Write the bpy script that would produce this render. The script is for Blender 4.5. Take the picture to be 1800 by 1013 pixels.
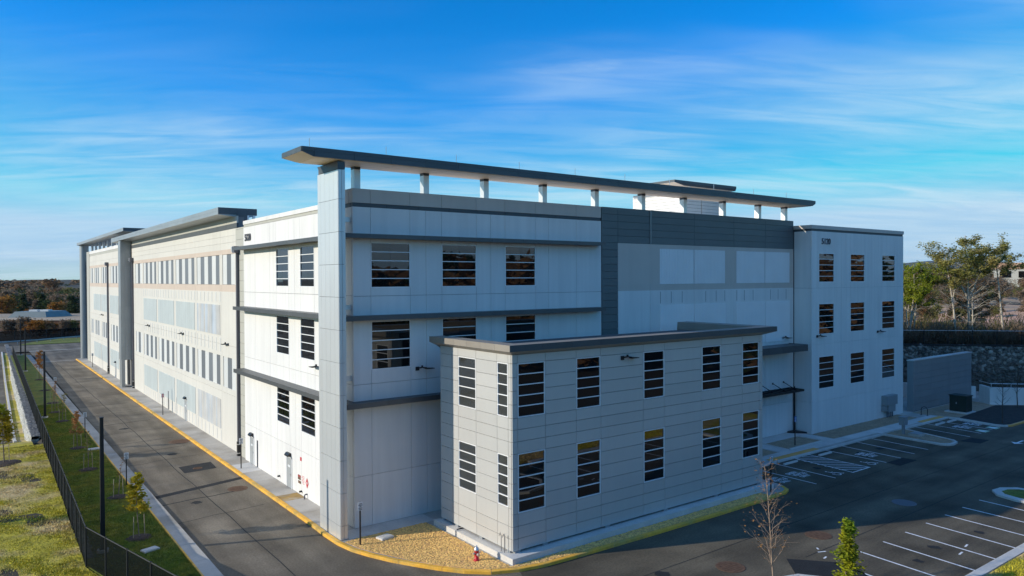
import bpy, bmesh, math, random
import numpy as np
from mathutils import Vector, Matrix
D = bpy.data
SC = bpy.context.scene
for o in list(D.objects): D.objects.remove(o)
COL = SC.collection
R = math.radians
random.seed(7)

# ------------------------------------------------------------------ camera
cd = D.cameras.new('camera'); cam = D.objects.new('camera', cd); COL.objects.link(cam)
YAW, PITCH, ROLL = R(36.678), R(.71424), R(-.26987)
fw = Vector((math.sin(YAW)*math.cos(PITCH), math.cos(YAW)*math.cos(PITCH), -math.sin(PITCH)))
r0 = Vector((math.cos(YAW), -math.sin(YAW), 0)); u0 = r0.cross(fw)
rt = math.cos(ROLL)*r0 + math.sin(ROLL)*u0; up = rt.cross(fw)
cam.matrix_world = Matrix(((rt.x, up.x, -fw.x, 0), (rt.y, up.y, -fw.y, 0), (rt.z, up.z, -fw.z, 15.0), (0, 0, 0, 1)))
cd.sensor_width = 36; cd.lens = 36*1292.09/1800; cd.clip_start = .5; cd.clip_end = 30000
SC.camera = cam
# ------------------------------------------------------------------ sky, sun, exposure
SUN_DIR = Vector((2.54, -1.033, -1.0)).normalized()          # the way the light travels
SUN_EL = math.asin(-SUN_DIR.z); SUN_AZ = math.atan2(-SUN_DIR.x, -SUN_DIR.y)
W = D.worlds.new('World'); SC.world = W; W.use_nodes = True
nt = W.node_tree; N = nt.nodes; L = nt.links; N.clear()
def nd(t, **k):
    n = N.new(t)
    for a, b in k.items(): setattr(n, a, b)
    return n
sky = nd('ShaderNodeTexSky', sky_type='NISHITA'); sky.sun_disc = False
sky.sun_elevation = SUN_EL; sky.sun_rotation = SUN_AZ % (2*math.pi)
sky.altitude = 0; sky.air_density = 1.0; sky.dust_density = 0.0; sky.ozone_density = 4.5
hs = nd('ShaderNodeHueSaturation'); hs.inputs['Saturation'].default_value = 1.62; hs.inputs['Hue'].default_value = .508; hs.inputs['Value'].default_value = .70
tc = nd('ShaderNodeTexCoord'); sep = nd('ShaderNodeSeparateXYZ'); L.new(tc.outputs['Generated'], sep.inputs[0])
def mth(op, a, b=None, c=None, clamp=False):
    n = nd('ShaderNodeMath', operation=op); n.use_clamp = clamp
    for i, v in enumerate((a, b, c)):
        if v is None: continue
        if isinstance(v, (int, float)): n.inputs[i].default_value = v
        else: L.new(v, n.inputs[i])
    return n.outputs[0]
zc = mth('ADD', mth('MAXIMUM', sep.outputs[2], 0.0), .10)
px_, py_ = mth('DIVIDE', sep.outputs[0], zc), mth('DIVIDE', sep.outputs[1], zc)
uu = mth('SUBTRACT', mth('MULTIPLY', px_, .84), mth('MULTIPLY', py_, .54)); vv_ = mth('ADD', mth('MULTIPLY', px_, .54), mth('MULTIPLY', py_, .84))
def cirrus(su, sv, off, detail, rough, dist, lo, hi):
    cb = nd('ShaderNodeCombineXYZ'); L.new(mth('MULTIPLY_ADD', uu, su, off[0]), cb.inputs[0]); L.new(mth('MULTIPLY_ADD', vv_, sv, off[1]), cb.inputs[1])
    nz = nd('ShaderNodeTexNoise'); nz.inputs['Scale'].default_value = 1; nz.inputs['Detail'].default_value = detail
    nz.inputs['Roughness'].default_value = rough; nz.inputs['Distortion'].default_value = dist; L.new(cb.outputs[0], nz.inputs[0])
    mr = nd('ShaderNodeMapRange'); mr.interpolation_type = 'SMOOTHSTEP'; mr.inputs[1].default_value = lo; mr.inputs[2].default_value = hi
    L.new(nz.outputs[0], mr.inputs[0]); return mr.outputs[0]
veil = cirrus(.42, .75, (18.69, 22.25), 3, .5, .4, .43, .72)
fib = cirrus(1.3, 4.6, (23.86, 28.27), 9, .60, .8, .25, .75)
puff = cirrus(1.1, 2.6, (22.20, 27.67), 9, .62, .7, .60, .82)
cl = mth('ADD', mth('MULTIPLY', veil, mth('ADD', mth('MULTIPLY', fib, .6), .35)), mth('MULTIPLY', puff, .45), clamp=True)
lowveil = nd('ShaderNodeMapRange'); lowveil.interpolation_type = 'SMOOTHSTEP'; lowveil.inputs[1].default_value = .34; lowveil.inputs[2].default_value = .02
L.new(sep.outputs[2], lowveil.inputs[0])
cl = mth('ADD', mth('MULTIPLY', cl, .42), mth('MULTIPLY', lowveil.outputs[0], mth('ADD', mth('MULTIPLY', fib, .34), .10)), clamp=True)
mixc = nd('ShaderNodeMix', data_type='RGBA'); L.new(cl, mixc.inputs[0]); L.new(sky.outputs[0], hs.inputs['Color']); mn = nd('ShaderNodeVectorMath', operation='MINIMUM'); mn.inputs[1].default_value = (1.25, 2.12, 2.95); L.new(hs.outputs[0], mn.inputs[0]); L.new(mn.outputs[0], mixc.inputs[6])
mixc.inputs[7].default_value = (2.3, 2.9, 3.25, 1)
bg = nd('ShaderNodeBackground'); bg.inputs[1].default_value = .15; L.new(mixc.outputs[2], bg.inputs[0])
wo = nd('ShaderNodeOutputWorld'); L.new(bg.outputs[0], wo.inputs[0])
sd = D.lights.new('sun', 'SUN'); sun = D.objects.new('sun', sd); COL.objects.link(sun)
sd.energy = 2.0; sd.angle = R(.53); sd.color = (1.0, .925, .79)
sun.rotation_euler = SUN_DIR.to_track_quat('-Z', 'Y').to_euler(); sun.location = (-40, 60, 60)
vs = SC.view_settings; vs.view_transform = 'Standard'; vs.look = 'None'; vs.exposure = 1.0; vs.gamma = 1; vs.use_curve_mapping = False

# ------------------------------------------------------------------ materials
MATS = {}
def mat(name, col, rough=.7, metal=0, var=.06, scale=.6, bump=0, bscale=30, objvar=0, spec=.5, col2=None, c2scale=.3, c2lo=.45, c2hi=.65, stretch=None, streak=0, ior=None, fine=0):
    m = D.materials.new(name); m.use_nodes = True; t = m.node_tree; p = t.nodes['Principled BSDF']
    p.inputs['Roughness'].default_value = rough; p.inputs['Metallic'].default_value = metal
    p.inputs['Specular IOR Level'].default_value = spec
    if ior: p.inputs['IOR'].default_value = ior
    g = t.nodes.new('ShaderNodeNewGeometry')
    def noise(sc, det=4, st=None):
        n = t.nodes.new('ShaderNodeTexNoise'); n.inputs['Scale'].default_value = sc; n.inputs['Detail'].default_value = det
        if st:
            mp = t.nodes.new('ShaderNodeMapping'); mp.inputs['Scale'].default_value = st; t.links.new(g.outputs['Position'], mp.inputs[0]); t.links.new(mp.outputs[0], n.inputs[0])
        else: t.links.new(g.outputs['Position'], n.inputs[0])
        return n.outputs[0]
    cur = None
    def rgb(c):
        n = t.nodes.new('ShaderNodeRGB'); n.outputs[0].default_value = (*c, 1); return n.outputs[0]
    cur = rgb(col)
    def mr(src, a, b, c, d):
        n = t.nodes.new('ShaderNodeMapRange'); t.links.new(src, n.inputs[0])
        for i, v in enumerate((a, b, c, d)): n.inputs[i+1].default_value = v
        return n.outputs[0]
    if col2 is not None:
        mx = t.nodes.new('ShaderNodeMix'); mx.data_type = 'RGBA'
        t.links.new(mr(noise(c2scale, 6, stretch), c2lo, c2hi, 0, 1), mx.inputs[0]); t.links.new(cur, mx.inputs[6]); mx.inputs[7].default_value = (*col2, 1); cur = mx.outputs[2]
    def mul(src, a, b, lo=.3, hi=.7):
        nonlocal cur
        hv = t.nodes.new('ShaderNodeHueSaturation'); t.links.new(cur, hv.inputs['Color']); t.links.new(mr(src, lo, hi, a, b), hv.inputs['Value']); cur = hv.outputs[0]
    if var: mul(noise(scale, 6), 1-var, 1+var)
    if streak: mul(noise(1.0, 4, (2.2, 2.2, .12)), 1-streak, 1+streak*.5)
    if fine: mul(noise(9, 5), 1-fine, 1+fine)
    if objvar:
        oi = t.nodes.new('ShaderNodeObjectInfo'); mul(oi.outputs['Random'], 1-objvar, 1+objvar, 0, 1)
    t.links.new(cur, p.inputs['Base Color'])
    if bump:
        b = t.nodes.new('ShaderNodeBump'); b.inputs['Strength'].default_value = bump; b.inputs['Distance'].default_value = .05
        t.links.new(noise(bscale, 3), b.inputs['Height']); t.links.new(b.outputs[0], p.inputs['Normal'])
    MATS[name] = m; return m
mat('white_wall', (.81, .785, .745), .75, var=.035, scale=.25, objvar=.025, streak=.06, bump=.15)
mat('cream_wall', (.70, .665, .59), .75, var=.03, scale=.25, objvar=.02, streak=.04, bump=.15)
mat('tan_band', (.64, .52, .42), .75, var=.03, objvar=.02, streak=.04)
mat('tan_gray', (.62, .54, .47), .75, var=.03, objvar=.02, streak=.03)
mat('joint', (.13, .13, .13), .9, var=0)
mat('joint_light', (.17, .17, .17), .9, var=0)
mat('slate_panel', (.13, .15, .155), .5, var=.04, objvar=.05, metal=.2)
mat('bronze_trim', (.075, .08, .085), .45, var=.05, objvar=.06, metal=.3)
mat('dark_band', (.085, .095, .10), .6, var=.03, objvar=.04)
mat('annex_panel', (.60, .585, .55), .45, metal=.2, var=.03, scale=.2, objvar=.035, streak=.02)
mat('cap_tan', (.34, .30, .25), .5, var=.05, objvar=.06, metal=.2)
mat('blade_panel', (.72, .73, .72), .38, metal=.45, var=.02, objvar=.02, streak=.02)
mat('gray_metal', (.36, .385, .39), .42, metal=.4, var=.04, objvar=.05, streak=.05)
mat('beige_panel', (.50, .48, .41), .6, var=.03, objvar=.03)
mat('pale_blue', (.52, .565, .55), .6, var=.04, objvar=.02, streak=.07)
mat('blue_warm', (.58, .56, .52), .6, var=.10, streak=.16, col2=(.50, .56, .62), c2scale=.8, stretch=(1, 1, .08))
mat('gray_strip', (.17, .185, .20), .55, var=.04, objvar=.12)
mat('white_strip', (.68, .68, .65), .7, var=.03, objvar=.05)
mat('ribbed', (.86, .85, .83), .6, var=.03, objvar=.02)
mat('soffit', (.95, .76, .56), .55, var=.04, objvar=.05)
mat('frame_white', (.92, .91, .89), .4, var=0)
mat('glass', (.006, .007, .008), .015, var=0, ior=1.72, objvar=0)
mat('glass_film', (.045, .047, .043), .10, var=.1, ior=1.9, objvar=.1)
mat('black_metal', (.015, .015, .017), .45, var=0)
mat('pipe_gray', (.14, .14, .16), .5, metal=.3, var=.05)
mat('door_gray', (.37, .385, .385), .5, var=.03)
mat('roof_white', (.92, .88, .82), .8, var=.05)
mat('asphalt', (.155, .127, .090), .88, var=.32, scale=.28, bump=.35, bscale=60, col2=(.24, .20, .145), c2scale=.7, c2lo=.38, c2hi=.66, stretch=(1.0, .10, 1), fine=.2, spec=.3)
mat('asphalt_dark', (.030, .030, .030), .85, var=.2, scale=1.2, bump=.3, bscale=60, fine=.15, spec=.3)
mat('asphalt_lot', (.100, .082, .056), .88, var=.34, scale=.30, bump=.35, bscale=60, col2=(.165, .136, .092), c2scale=.6, c2lo=.40, c2hi=.68, stretch=(.12, .9, 1), fine=.22, spec=.3)  # asphalt darkened below the road's tone to deepen the building's shade on the lot
mat('concrete', (.50, .46, .40), .85, var=.1, scale=.5, objvar=.05, bump=.2, col2=(.36, .32, .265), c2scale=.35, fine=.05)
mat('concrete_light', (.64, .61, .56), .85, var=.1, scale=.7, objvar=.04, bump=.2, fine=.06)
mat('concrete_stained', (.40, .25, .075), .85, var=.25, scale=1.5, col2=(.42, .37, .29), c2scale=1.1)
mat('yellow_paint', (.96, .495, .055), .7, var=.12, scale=1.5, objvar=.05, fine=.1, col2=(.62, .40, .10), c2scale=.8)
mat('tan_tactile', (.80, .42, .12), .8, var=.1)
mat('line_white', (.86, .86, .86), .8, var=.12, scale=2.5, fine=.14)
mat('line_green', (.50, .66, .45), .8, var=.1)
mat('gravel_gold', (.70, .39, .15), .9, var=.22, scale=3, bump=.8, bscale=9, fine=.2)
mat('gravel_stone', (.96, .58, .18), .9, var=.38, scale=9)
mat('gravel_tan', (.42, .31, .20), .9, var=.15, scale=2, bump=.6, bscale=14, fine=.22)
mat('mulch', (.055, .035, .025), .95, var=.35, scale=4, bump=.7, bscale=14, fine=.3)
mat('mulch_dark', (.045, .037, .03), .95, var=.35, scale=3, bump=.7, bscale=14, fine=.3)
mat('lawn_green', (.14, .18, .018), .95, var=.3, scale=1.6, bump=.7, bscale=12, col2=(.22, .21, .03), c2scale=.5, fine=.3)
mat('lawn_dry', (.45, .37, .03), .95, var=.3, scale=.9, bump=.7, bscale=10, col2=(.60, .44, .20), c2scale=.22, c2lo=.48, c2hi=.62, fine=.3)
mat('blade_green', (.19, .24, .02), .8, var=.35, scale=2, col2=(.30, .27, .03), c2scale=.5)
mat('blade_dry', (.53, .45, .03), .8, var=.35, scale=2, col2=(.66, .50, .22), c2scale=.22, c2lo=.48, c2hi=.62)
mat('field', (.055, .047, .03), .95, var=.3, scale=.05, col2=(.075, .058, .038), c2scale=.02)
mat('earth_red', (.62, .36, .24), .95, var=.2, scale=.05, col2=(.42, .30, .18), c2scale=.03)
mat('riprap', (.20, .20, .19), .9, var=.5, scale=2.5, bump=1.0, bscale=4, fine=.35)
mat('stone_light', (.50, .48, .42), .9, var=.4, scale=2.2, bump=.9, bscale=4, fine=.25)
mat('stone_wall', (.25, .225, .19), .95, var=.45, scale=1.7, bump=1.0, bscale=3, fine=.35, objvar=.5)
mat('bark_gray', (.20, .16, .12), .9, var=.2, scale=6)
mat('bark_pale', (.50, .43, .33), .9, var=.2, scale=3, fine=.15)
mat('bark_brown', (.36, .25, .17), .9, var=.2, scale=6)
mat('bark_dark', (.09, .07, .055), .9, var=.2, scale=4)
mat('red_paint', (.55, .015, .02), .45, var=.05)
mat('sign_red', (.62, .02, .03), .5, var=0)
mat('silver', (.6, .6, .6), .35, metal=.7, var=0)
mat('sign_white', (.75, .76, .76), .5, var=0)
mat('sign_text', (.10, .10, .11), .6, var=0)
mat('sign_blue', (.02, .12, .42), .5, var=0)
mat('utility_green', (.018, .032, .024), .55, var=.1)
mat('cabinet_gray', (.30, .31, .31), .5, var=.04)
mat('rust_red', (.34, .035, .03), .6, var=.1)
mat('rust_iron', (.17, .095, .055), .8, var=.3, scale=5, metal=.3)
mat('brick', (.20, .085, .055), .85, var=.15, scale=.5)
mat('standing_seam', (.22, .25, .23), .45, var=.05)
mat('fence_black', (.012, .014, .014), .7, var=0)
mat('guard_rail', (.45, .46, .45), .5, metal=.4, var=.05)
mat('wood_stake', (.40, .33, .22), .8, var=.1)
def leafmat(name, col, col2, trans=.35):
    m = mat(name, col, .75, var=.35, scale=1.1, col2=col2, c2scale=.6, objvar=.12, fine=.2, spec=.2)
    t = m.node_tree; p = t.nodes['Principled BSDF']; out = t.nodes['Material Output']
    tr = t.nodes.new('ShaderNodeBsdfTranslucent'); t.links.new(p.inputs['Base Color'].links[0].from_socket, tr.inputs[0])
    mx = t.nodes.new('ShaderNodeMixShader'); mx.inputs[0].default_value = trans
    t.links.new(p.outputs[0], mx.inputs[1]); t.links.new(tr.outputs[0], mx.inputs[2]); t.links.new(mx.outputs[0], out.inputs[0]); return m
leafmat('leaf_yellow', (.40, .30, .02), (.30, .32, .03))
leafmat('leaf_lime', (.34, .32, .015), (.20, .28, .02))
leafmat('leaf_rust', (.34, .17, .06), (.45, .22, .08))
leafmat('leaf_orange', (.33, .14, .03), (.40, .20, .04))
leafmat('leaf_cedar', (.20, .24, .02), (.36, .36, .035))
leafmat('leaf_pine', (.25, .24, .06), (.36, .29, .09))
leafmat('leaf_dark', (.045, .07, .025), (.07, .09, .03))
leafmat('leaf_brown', (.25, .135, .06), (.30, .18, .09))
leafmat('leaf_graybrown', (.22, .155, .10), (.28, .205, .14))
leafmat('leaf_olive', (.15, .145, .045), (.20, .18, .07))
# privacy mesh of the security fence: a real open weave, part of the light passes
def meshcloth(name, col, f):
    m = D.materials.new(name); m.use_nodes = True; t = m.node_tree; p = t.nodes['Principled BSDF']; p.inputs['Base Color'].default_value = (*col, 1); p.inputs['Roughness'].default_value = .8; p.inputs['Specular IOR Level'].default_value = .04
    tr = t.nodes.new('ShaderNodeBsdfTransparent'); mx = t.nodes.new('ShaderNodeMixShader'); mx.inputs[0].default_value = f
    t.links.new(p.outputs[0], mx.inputs[1]); t.links.new(tr.outputs[0], mx.inputs[2]); t.links.new(mx.outputs[0], t.nodes['Material Output'].inputs[0]); MATS[name] = m
meshcloth('screen_mesh', (.006, .008, .008), .15)
meshcloth('chain_mesh', (.012, .012, .012), .80)

# ------------------------------------------------------------------ builders
ORG = {}
def link(o, parent=None):
    COL.objects.link(o)
    if parent is not None: o.parent = parent
    return o
def tag(o, label=None, cat=None, group=None, kind=None):
    if label: o['label'] = label
    if cat: o['category'] = cat
    if group: o['group'] = group
    if kind: o['kind'] = kind
    return o
def empty(name, loc, parent=None, rz=0):
    o = D.objects.new(name, None); o.empty_display_size = .3
    w = Vector(loc); o.location = w - (ORG[parent] if parent else Vector()); o.rotation_euler = (0, 0, rz)
    link(o, parent); ORG[o] = w; return o
UNIT = {}
BV = [(x, y, z) for x in (-.5, .5) for y in (-.5, .5) for z in (-.5, .5)]
BF = [(0, 1, 3, 2), (4, 6, 7, 5), (0, 4, 5, 1), (2, 3, 7, 6), (0, 2, 6, 4), (1, 5, 7, 3)]
def unit(m):
    if m not in UNIT:
        me = D.meshes.new('box_' + m); me.from_pydata(BV, [], BF); me.materials.append(MATS[m]); UNIT[m] = me
    return UNIT[m]
def box(name, x0, x1, y0, y1, z0, z1, m, parent=None):
    o = D.objects.new(name, unit(m)); c = Vector(((x0+x1)/2, (y0+y1)/2, (z0+z1)/2))
    o.location = c - (ORG[parent] if parent else Vector()); o.scale = (abs(x1-x0), abs(y1-y0), abs(z1-z0)); return link(o, parent)
class MB:
    def __init__(s): s.v = []; s.f = []; s.mi = []; s.ms = []; s.cur = 0
    def m(s, name):
        if name not in s.ms: s.ms.append(name)
        s.cur = s.ms.index(name); return s
    def add(s, vs, fs):
        b = len(s.v); s.v += [tuple(v) for v in vs]; s.f += [tuple(i+b for i in f) for f in fs]; s.mi += [s.cur]*len(fs); return s
    def box(s, x0, x1, y0, y1, z0, z1):
        return s.add([(x, y, z) for x in (x0, x1) for y in (y0, y1) for z in (z0, z1)], BF)
    def prism(s, prof, axis, a, b):      # profile of (u,w) points swept along axis
        n = len(prof)
        def P(u, w, t): return {'x': (t, u, w), 'y': (u, t, w), 'z': (u, w, t)}[axis]
        s.add([P(u, w, a) for u, w in prof] + [P(u, w, b) for u, w in prof],
              [tuple(range(n))[::-1], tuple(range(n, 2*n))] + [(i, (i+1) % n, n+(i+1) % n, n+i) for i in range(n)]); return s
    def tube(s, pts, rad, n=8, cap=True):
        pts = [Vector(p) for p in pts]; rad = rad if isinstance(rad, (list, tuple)) else [rad]*len(pts); b = len(s.v); rings = []
        for i, p in enumerate(pts):
            d = (pts[min(i+1, len(pts)-1)] - pts[max(i-1, 0)]); d = d.normalized() if d.length else Vector((0, 0, 1))
            a = d.orthogonal().normalized() if i == 0 else (a - d*a.dot(d)).normalized()
            c = d.cross(a)
            for k in range(n):
                t = 2*math.pi*k/n; s.v.append(tuple(p + (a*math.cos(t)+c*math.sin(t))*rad[i]))
        for i in range(len(pts)-1):
            for k in range(n):
                q = (k+1) % n; s.f.append((b+i*n+k, b+i*n+q, b+(i+1)*n+q, b+(i+1)*n+k)); s.mi.append(s.cur)
        if cap:
            s.f.append(tuple(b+k for k in range(n))[::-1]); s.f.append(tuple(b+(len(pts)-1)*n+k for k in range(n))); s.mi += [s.cur]*2
        return s
    def lathe(s, prof, c=(0, 0, 0), n=16):
        b = len(s.v)
        for r, z in prof:
            for k in range(n):
                t = 2*math.pi*k/n; s.v.append((c[0]+r*math.cos(t), c[1]+r*math.sin(t), c[2]+z))
        for i in range(len(prof)-1):
            for k in range(n):
                q = (k+1) % n; s.f.append((b+i*n+k, b+i*n+q, b+(i+1)*n+q, b+(i+1)*n+k)); s.mi.append(s.cur)
        s.f.append(tuple(b+k for k in range(n))[::-1]); s.f.append(tuple(b+(len(prof)-1)*n+k for k in range(n))); s.mi += [s.cur]*2
        return s
    def poly(s, pts, z0, z1=None):       # flat sheet, or slab when z1 given
        n = len(pts)
        ar = sum(pts[i][0]*pts[(i+1) % n][1]-pts[(i+1) % n][0]*pts[i][1] for i in range(n))
        if ar < 0: pts = pts[::-1]
        if z1 is None: return s.add([(x, y, z0) for x, y in pts], [tuple(range(n))])
        return s.add([(x, y, z0) for x, y in pts]+[(x, y, z1) for x, y in pts], [tuple(range(n))[::-1], tuple(range(n, 2*n))]+[(i, (i+1) % n, n+(i+1) % n, n+i) for i in range(n)])
    def mesh(s, name, smooth=False, org=None):
        me = D.meshes.new(name); o = org or (0, 0, 0)
        me.from_pydata([(x-o[0], y-o[1], z-o[2]) for x, y, z in s.v], [], s.f)
        for k in s.ms: me.materials.append(MATS[k])
        me.polygons.foreach_set('material_index', s.mi)
        if smooth: me.polygons.foreach_set('use_smooth', [True]*len(s.f))
        bm = bmesh.new(); bm.from_mesh(me); bmesh.ops.recalc_face_normals(bm, faces=bm.faces)
        bm.to_mesh(me); bm.free(); return me
    def obj(s, name, parent=None, loc=None, smooth=False, keep=False):
        """vertices are in world coordinates; origin goes to loc"""
        w = Vector(loc) if loc is not None else (ORG[parent] if parent else Vector())
        o = D.objects.new(name, s.mesh(name, smooth, w)); o.location = w - (ORG[parent] if parent else Vector()); ORG[o] = w; return link(o, parent)
def sheet(name, pts, z, m, z1=None, kind=None, parent=None):
    o = MB().m(m).poly(pts, z, z1).obj(name, parent)
    if kind: o['kind'] = kind
    return o
def copy_tree(o, parent=None):
    c = o.copy(); link(c, parent); c.parent = parent
    if parent is not None: c.matrix_parent_inverse = o.matrix_parent_inverse
    for ch in o.children: copy_tree(ch, c)
    return c
def text_mesh(txt, size, m, extrude=.02, offset=0.0, name='lettering', sx=1, align='LEFT'):
    cu = D.curves.new(name, 'FONT'); cu.body = txt; cu.size = size; cu.extrude = extrude; cu.offset = offset; cu.align_x = align; cu.resolution_u = 3
    ob = D.objects.new(name, cu); COL.objects.link(ob); dg = bpy.context.evaluated_depsgraph_get(); dg.update()
    me = D.meshes.new_from_object(ob.evaluated_get(dg)); D.objects.remove(ob)
    me.materials.clear(); me.materials.append(MATS[m])
    if sx != 1: me.transform(Matrix.Diagonal((sx, 1, 1, 1)))
    return me

# ------------------------------------------------------------------ facade of separate panels
def facade(parent, side, plane, cols, rows, holes, mf, th=.15, gap=.022, name='wall_panel', base=None):
    """cols, rows: joint positions; rows may be (z, gap).  side 'F' faces -Y (u = x), 'L' faces -X (u = y).  holes: (u0,u1,z0,z1)"""
    rows = [r if isinstance(r, tuple) else (r, gap) for r in rows]
    for i in range(len(cols)-1):
        a, b = cols[i], cols[i+1]; um = (a+b)/2
        cut = sorted((h[2], h[3]) for h in holes if h[0]-.05 <= um <= h[1]+.05)
        for j in range(len(rows)-1):
            (za, ga), (zb, gb) = rows[j], rows[j+1]
            segs = []; cur = za+ga/2; end = zb-gb/2
            for (c0, c1) in cut:
                if c1 <= cur or c0 >= end: continue
                if c0 > cur+.02: segs.append((cur, c0))
                cur = c1
            if cur < end-.02: segs.append((cur, end))
            for z0, z1 in segs:
                m = mf(um, (z0+z1)/2)
                if m is None: continue
                if side == 'F': box(name, a+gap/2, b-gap/2, plane, plane+th, z0, z1, m, parent)
                else: box(name, plane, plane+th, a+gap/2, b-gap/2, z0, z1, m, parent)
PANES = {}
def window(parent, side, plane, u0, u1, z0, z1, n=5, split=True, glass='glass', setback=-.012, fw=.048):
    w, h = u1-u0, z1-z0; key = (round(w, 2), round(h, 2), n, split, glass)
    if key not in PANES:
        f = MB().m('frame_white')
        f.box(0, fw, 0, .11, 0, h); f.box(w-fw, w, 0, .11, 0, h); f.box(fw, w-fw, 0, .11, 0, fw); f.box(fw, w-fw, 0, .11, h-fw, h)
        ph = (h-fw*(n+1))/n
        for k in range(1, n): f.box(fw, w-fw, .005, .11, fw*k+ph*k, fw*k+ph*k+fw)
        fm = f.mesh('window_frame')
        pw = (w-2*fw-.012)/2 if split else w-2*fw
        p = MB().m(glass).box(0, pw, .06, .085, 0, ph); pm = p.mesh('pane')
        PANES[key] = (fm, pm, ph, pw)
    fm, pm, ph, pw = PANES[key]
    o = D.objects.new('window', fm)
    if side == 'F': w0 = Vector((u0, plane+setback, z0)); rz = 0
    else: w0 = Vector((plane+setback, u1, z0)); rz = -math.pi/2
    o.location = w0-ORG[parent]; o.rotation_euler = (0, 0, rz); link(o, parent); ORG[o] = w0
    for k in range(n):
        for q in ((0, 1) if split else (0,)):
            c = D.objects.new('pane', pm); c.location = (fw+q*(pw+.012), 0, fw+(ph+fw)*k)
            c.rotation_euler = (R(random.uniform(-.35, .35)), 0, R(random.uniform(-.25, .25))); link(c, o)
    return o
def strip(name, parent, u0, u1, seg, fn, gap=.02):
    """a run of trim cut into panels of about seg metres"""
    n = max(1, round((u1-u0)/seg)); st = (u1-u0)/n
    for i in range(n): fn(u0+i*st+gap/2, u0+(i+1)*st-gap/2)

XL, YF = 18.5, 40.65
# ================================================================== GROUND
def smooth(a, b, t):
    t = np.clip((t-a)/(b-a), 0, 1); return t*t*(3-2*t)
def terr(x, y):
    x = np.asarray(x, float); y = np.asarray(y, float)
    z = np.full(np.broadcast(x, y).shape, -.25)
    wx = 5.35 + .0195*(y-84)                                  # foot of the stone wall on the left
    left = smooth(-.6, .2, wx-x)*smooth(78, 93, y)*(1-smooth(140, 186, y))
    z = z - 1.45*left
    z = z + .22*(1-smooth(4.6, 5.2, x))*(1-left)*(y < 130)*(1-smooth(100, 125, y))   # near lawn on the left
    # bank beyond the retaining wall on the right
    d = (x*.728+y*.686)-104.5                                 # distance behind the wall line
    bank = smooth(0, 1.2, d)*(x > 60)
    z = z + bank*(6.1 + np.clip(d, 0, 900)*.012)
    z = z + bank*1.2*np.sin(x*.05)*np.cos(y*.043)*smooth(5, 40, d)
    far = np.hypot(x, y)
    z = z - 2*smooth(600, 4000, far)
    z = z + 3.0*smooth(20, 80, -(x*.4+y)-10)*1.4                # rising ground behind the camera
    return z
def grid(xs, ys):
    X, Y = np.meshgrid(xs, ys, indexing='ij'); Z = terr(X, Y); n, m = X.shape
    v = np.stack([X, Y, Z], -1).reshape(-1, 3); i = np.arange(n*m).reshape(n, m)
    f = np.stack([i[:-1, :-1], i[1:, :-1], i[1:, 1:], i[:-1, 1:]], -1).reshape(-1, 4); return v, f
def np_mesh(name, v, f, mats, smooth_=False, mi=None):
    me = D.meshes.new(name); v = np.asarray(v, np.float32); f = np.asarray(f, np.int32); k = f.shape[1]
    me.vertices.add(len(v)); me.vertices.foreach_set('co', v.ravel()); me.loops.add(f.size); me.loops.foreach_set('vertex_index', f.ravel())
    me.polygons.add(len(f)); me.polygons.foreach_set('loop_start', np.arange(0, f.size, k, dtype=np.int32))
    for m in mats: me.materials.append(MATS[m])
    if mi is not None: me.polygons.foreach_set('material_index', np.asarray(mi, np.int32))
    if smooth_: me.polygons.foreach_set('use_smooth', np.ones(len(f), bool))
    me.update(calc_edges=True); me.validate(); return me
def axis(pts):
    out = []
    for a, b, st in pts: out += list(np.arange(a, b, st))
    return np.array(out)
xs = axis([(-9000, -1000, 1000), (-1000, -200, 100), (-200, -30, 10), (-30, 2, 2), (2, 9, .35), (9, 60, 6), (60, 170, 1.5), (170, 400, 12), (400, 1200, 60), (1200, 14001, 800)])
ys = axis([(-9000, -1000, 1000), (-1000, -200, 100), (-200, 0, 10), (0, 120, 1.5), (120, 260, 5), (260, 600, 20), (600, 1600, 100), (1600, 14001, 800)])
v, f = grid(xs, ys)
g = D.objects.new('ground', np_mesh('ground', v, f, ['field'], True)); link(g); g['kind'] = 'structure'
def zt(x, y): return float(terr(x, y))

# asphalt: the service road and the parking lot
sheet('road', [(10.3, -30), (13.0, -30), (15.5, 16), (23.0, 30.5), (16.9, 45), (16.9, 161), (10.9, 161), (10.3, 45)], 0, 'asphalt', kind='structure')
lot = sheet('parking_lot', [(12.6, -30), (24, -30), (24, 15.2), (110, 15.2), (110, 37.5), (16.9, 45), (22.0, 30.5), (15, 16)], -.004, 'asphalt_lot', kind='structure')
lot2 = sheet('road', [(10.9, 161.3), (120, 161.3), (120, 206), (-60, 206), (-60, 187), (10.9, 187)], -.004, 'asphalt', kind='structure')
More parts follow.
